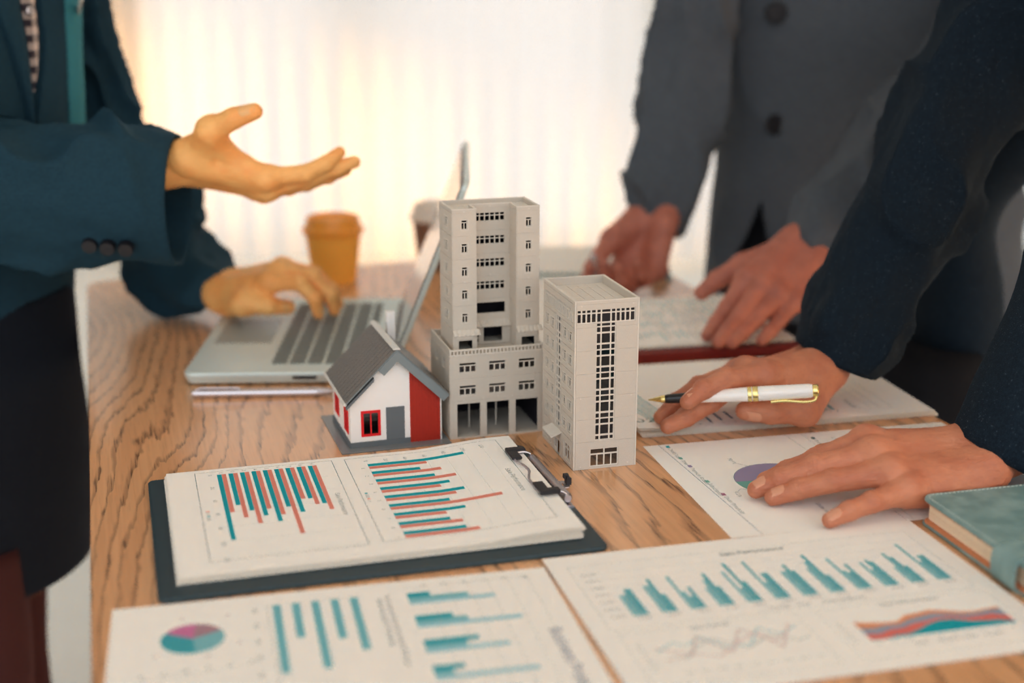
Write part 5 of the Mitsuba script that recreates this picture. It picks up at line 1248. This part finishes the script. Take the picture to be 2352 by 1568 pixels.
    for x in (.41, .60):
        st = [(B(x + (.03 if x < .5 else -.03), 1.975, .06), B(.08, 0, 0), B(0, .065, 0)), (B(x, 1.965, -.06), B(.10, 0, 0), B(0, .098, 0)), (B(x, 1.97, -.25), B(.088, 0, 0), B(0, .09, 0)), (B(x, 1.98, -.5), B(.070, 0, 0), B(0, .075, 0)), (B(x, 1.98, -.735), B(.064, 0, 0), B(0, .07, 0))]
        obj('trousers', loft(st, 40, 48, folds(71 + int(x * 10), .006, 6, 1.3)), 'trousers_black', t, smooth=True)
        obj('shoe', Manifold.hull_points(np.array([[x + .045 * c, 1.91 + .13 * s, z] for z in (-.7495, -.71) for c, s in [(math.cos(a), math.sin(a)) for a in np.linspace(0, 2 * math.pi, 20)]])), 'shoe_black', t, smooth=40)
person_grey()

# ---- the person in the navy suit, leaning over the right edge
def person_navy():
    t = thing('person', 'person in a dark navy suit leaning over the table, holding the white pen', 'person')
    B = lambda x, y, z: np.array([x, y, z])
    m1, J1, D1 = hand_mesh(HANDS['3R'], aty(1975, 730, 1.297), .0014, 1.0, 1); m2, J2, D2 = hand_mesh(HANDS['3L'], aty(2385, 930, 1.080), .0013, 1.0, 1)
    w1, w2 = np.array(HANDS['3R'][2:5]), np.array(HANDS['3L'][2:5])
    el1, sh1 = aty(2110, 410, 1.37), aty(2330, -60, 1.42); el2, sh2 = aty(2520, 600, 1.13), B(.66, 1.16, .50)
    hip, chest = aty(2180, 740, 1.61), B(.62, 1.40, .42)
    stR = [(sh1 + B(.01, 0, .05), B(.085, 0, .02), B(0, .09, 0)), pxs((2215, -140), (2480, 0), 1.405), pxs((2185, -20), (2420, 110), 1.395), pxs((2125, 120), (2345, 250), 1.38), pxs((2050, 270), (2270, 395), 1.362), pxs((1985, 430), (2195, 540), 1.335), pxs((1920, 570), (2115, 665), 1.312), pxs((1868, 690), (2058, 775), 1.292, 1.05), pxs((1829, 783), (2012, 862), 1.280, 1.05)]
    stL = [(sh2 + B(.01, 0, .05), B(.09, 0, .02), B(0, .09, 0)), pxs((2560, 150), (2900, 360), 1.14), pxs((2440, 400), (2770, 640), 1.122), pxs((2365, 610), (2660, 825), 1.105), pxs((2312, 735), (2585, 940), 1.092), pxs((2262, 850), (2505, 1022), 1.078, 1.0), pxs((2215, 950), (2430, 1084), 1.069, 1.0), pxs((2195, 985), (2398, 1094), 1.066, .95)]
    body(t, 'skin_tan', [arm_in(stR, w1), arm_in(stL, w2), [(sh1, .040), (chest + [.0, -.06, .10], .05), (sh2, .040)]],
         [[(hip, .04), (aty(2180, 560, 1.595), .04), (aty(2270, 330, 1.52), .045), (B(.62, 1.38, .42), .055), (B(.62, 1.27, .54), .055), (B(.60, 1.22, .64), .05)],
          [(hip, .055), (B(.49, 1.56, -.40), .05), (B(.49, 1.56, -.68), .04), (B(.44, 1.56, -.715), .028)],
          [(hip, .055), (B(.52, 1.68, -.40), .05), (B(.52, 1.68, -.68), .04), (B(.47, 1.68, -.715), .028)]], [m1, m2])
    for J, D, fs in ((J1, D1, 'it'), (J2, D2, 'mrp')):
        for f in fs: obj('fingernail', nail(J, D, f, 1.0), 'nail', t, smooth=50)
    k = obj('jacket', loft(stR, 110, 96, folds(81, .022, 8, 1.3, lambda s: np.where(s < .94, 1, (1 - s) / .06)), .0035), 'suit_navy', t, smooth=True, label='dark navy jacket')
    obj('sleeve', loft(stL, 110, 96, folds(91, .007, 9, 1.4, lambda s: np.where(s < .94, 1, (1 - s) / .06)), .0035), 'suit_navy', k, smooth=True)
    # trunk: hips behind the table edge, shoulders forward
    tor = [(B(.62, 1.24, .60), B(.09, .03, 0), B(-.06, .16, 0)), (B(.62, 1.27, .54), B(.12, .04, 0), B(-.07, .20, 0)), (B(.62, 1.38, .42), B(.125, .04, 0), B(-.07, .20, 0)), pxs((2140, 330), (2420, 330), 1.52, 1.6), pxs((2080, 520), (2272, 505), 1.585, 1.6), pxs((2075, 640), (2288, 640), 1.60, 1.6), pxs((2070, 800), (2292, 778), 1.61, 1.6)]
    obj('trunk', loft(tor, 60, 96, folds(97, .005, 4, 1.3), .004), 'suit_navy', k, smooth=True)
    for px, py, dx in ((2130, 0, 0), (2180, 0, 1)):
        x = (.490, .520)[dx]; y = (1.56, 1.68)[dx]
        st = [(B(x, y, -.01), B(.06, 0, 0), B(0, .07, 0)), (B(x, y, -.06), B(.075, 0, 0), B(0, .095, 0)), (B(x, y, -.3), B(.070, 0, 0), B(0, .085, 0)), (B(x, y, -.735), B(.060, 0, 0), B(0, .068, 0))]
        obj('trousers', loft(st, 40, 48, folds(99 + dx, .005, 6, 1.3)), 'trousers_black', t, smooth=True)
        obj('shoe', Manifold.hull_points(np.array([[x - .05 + .13 * c, y + .045 * s, z] for z in (-.7495, -.71) for c, s in [(math.cos(a), math.sin(a)) for a in np.linspace(0, 2 * math.pi, 20)]])), 'shoe_black', t, smooth=40)
person_navy()

def grey_pen():
    t = thing('steel_pen', 'steel pen held in the curled hand of the person in grey', 'pen')
    J, D, tf, Rm = hand_joints(HANDS['2R'])
    a = aty(1388, 668, 1.725); b = aty(1366, 600, 1.722)
    d = (b - a) / np.linalg.norm(b - a)
    obj('barrel', lathe_between(a - d * .05, a + d * .05, [(0, .0015), (.1, .0042), (1, .0045)], 24), 'chrome', t, smooth=40)
grey_pen()
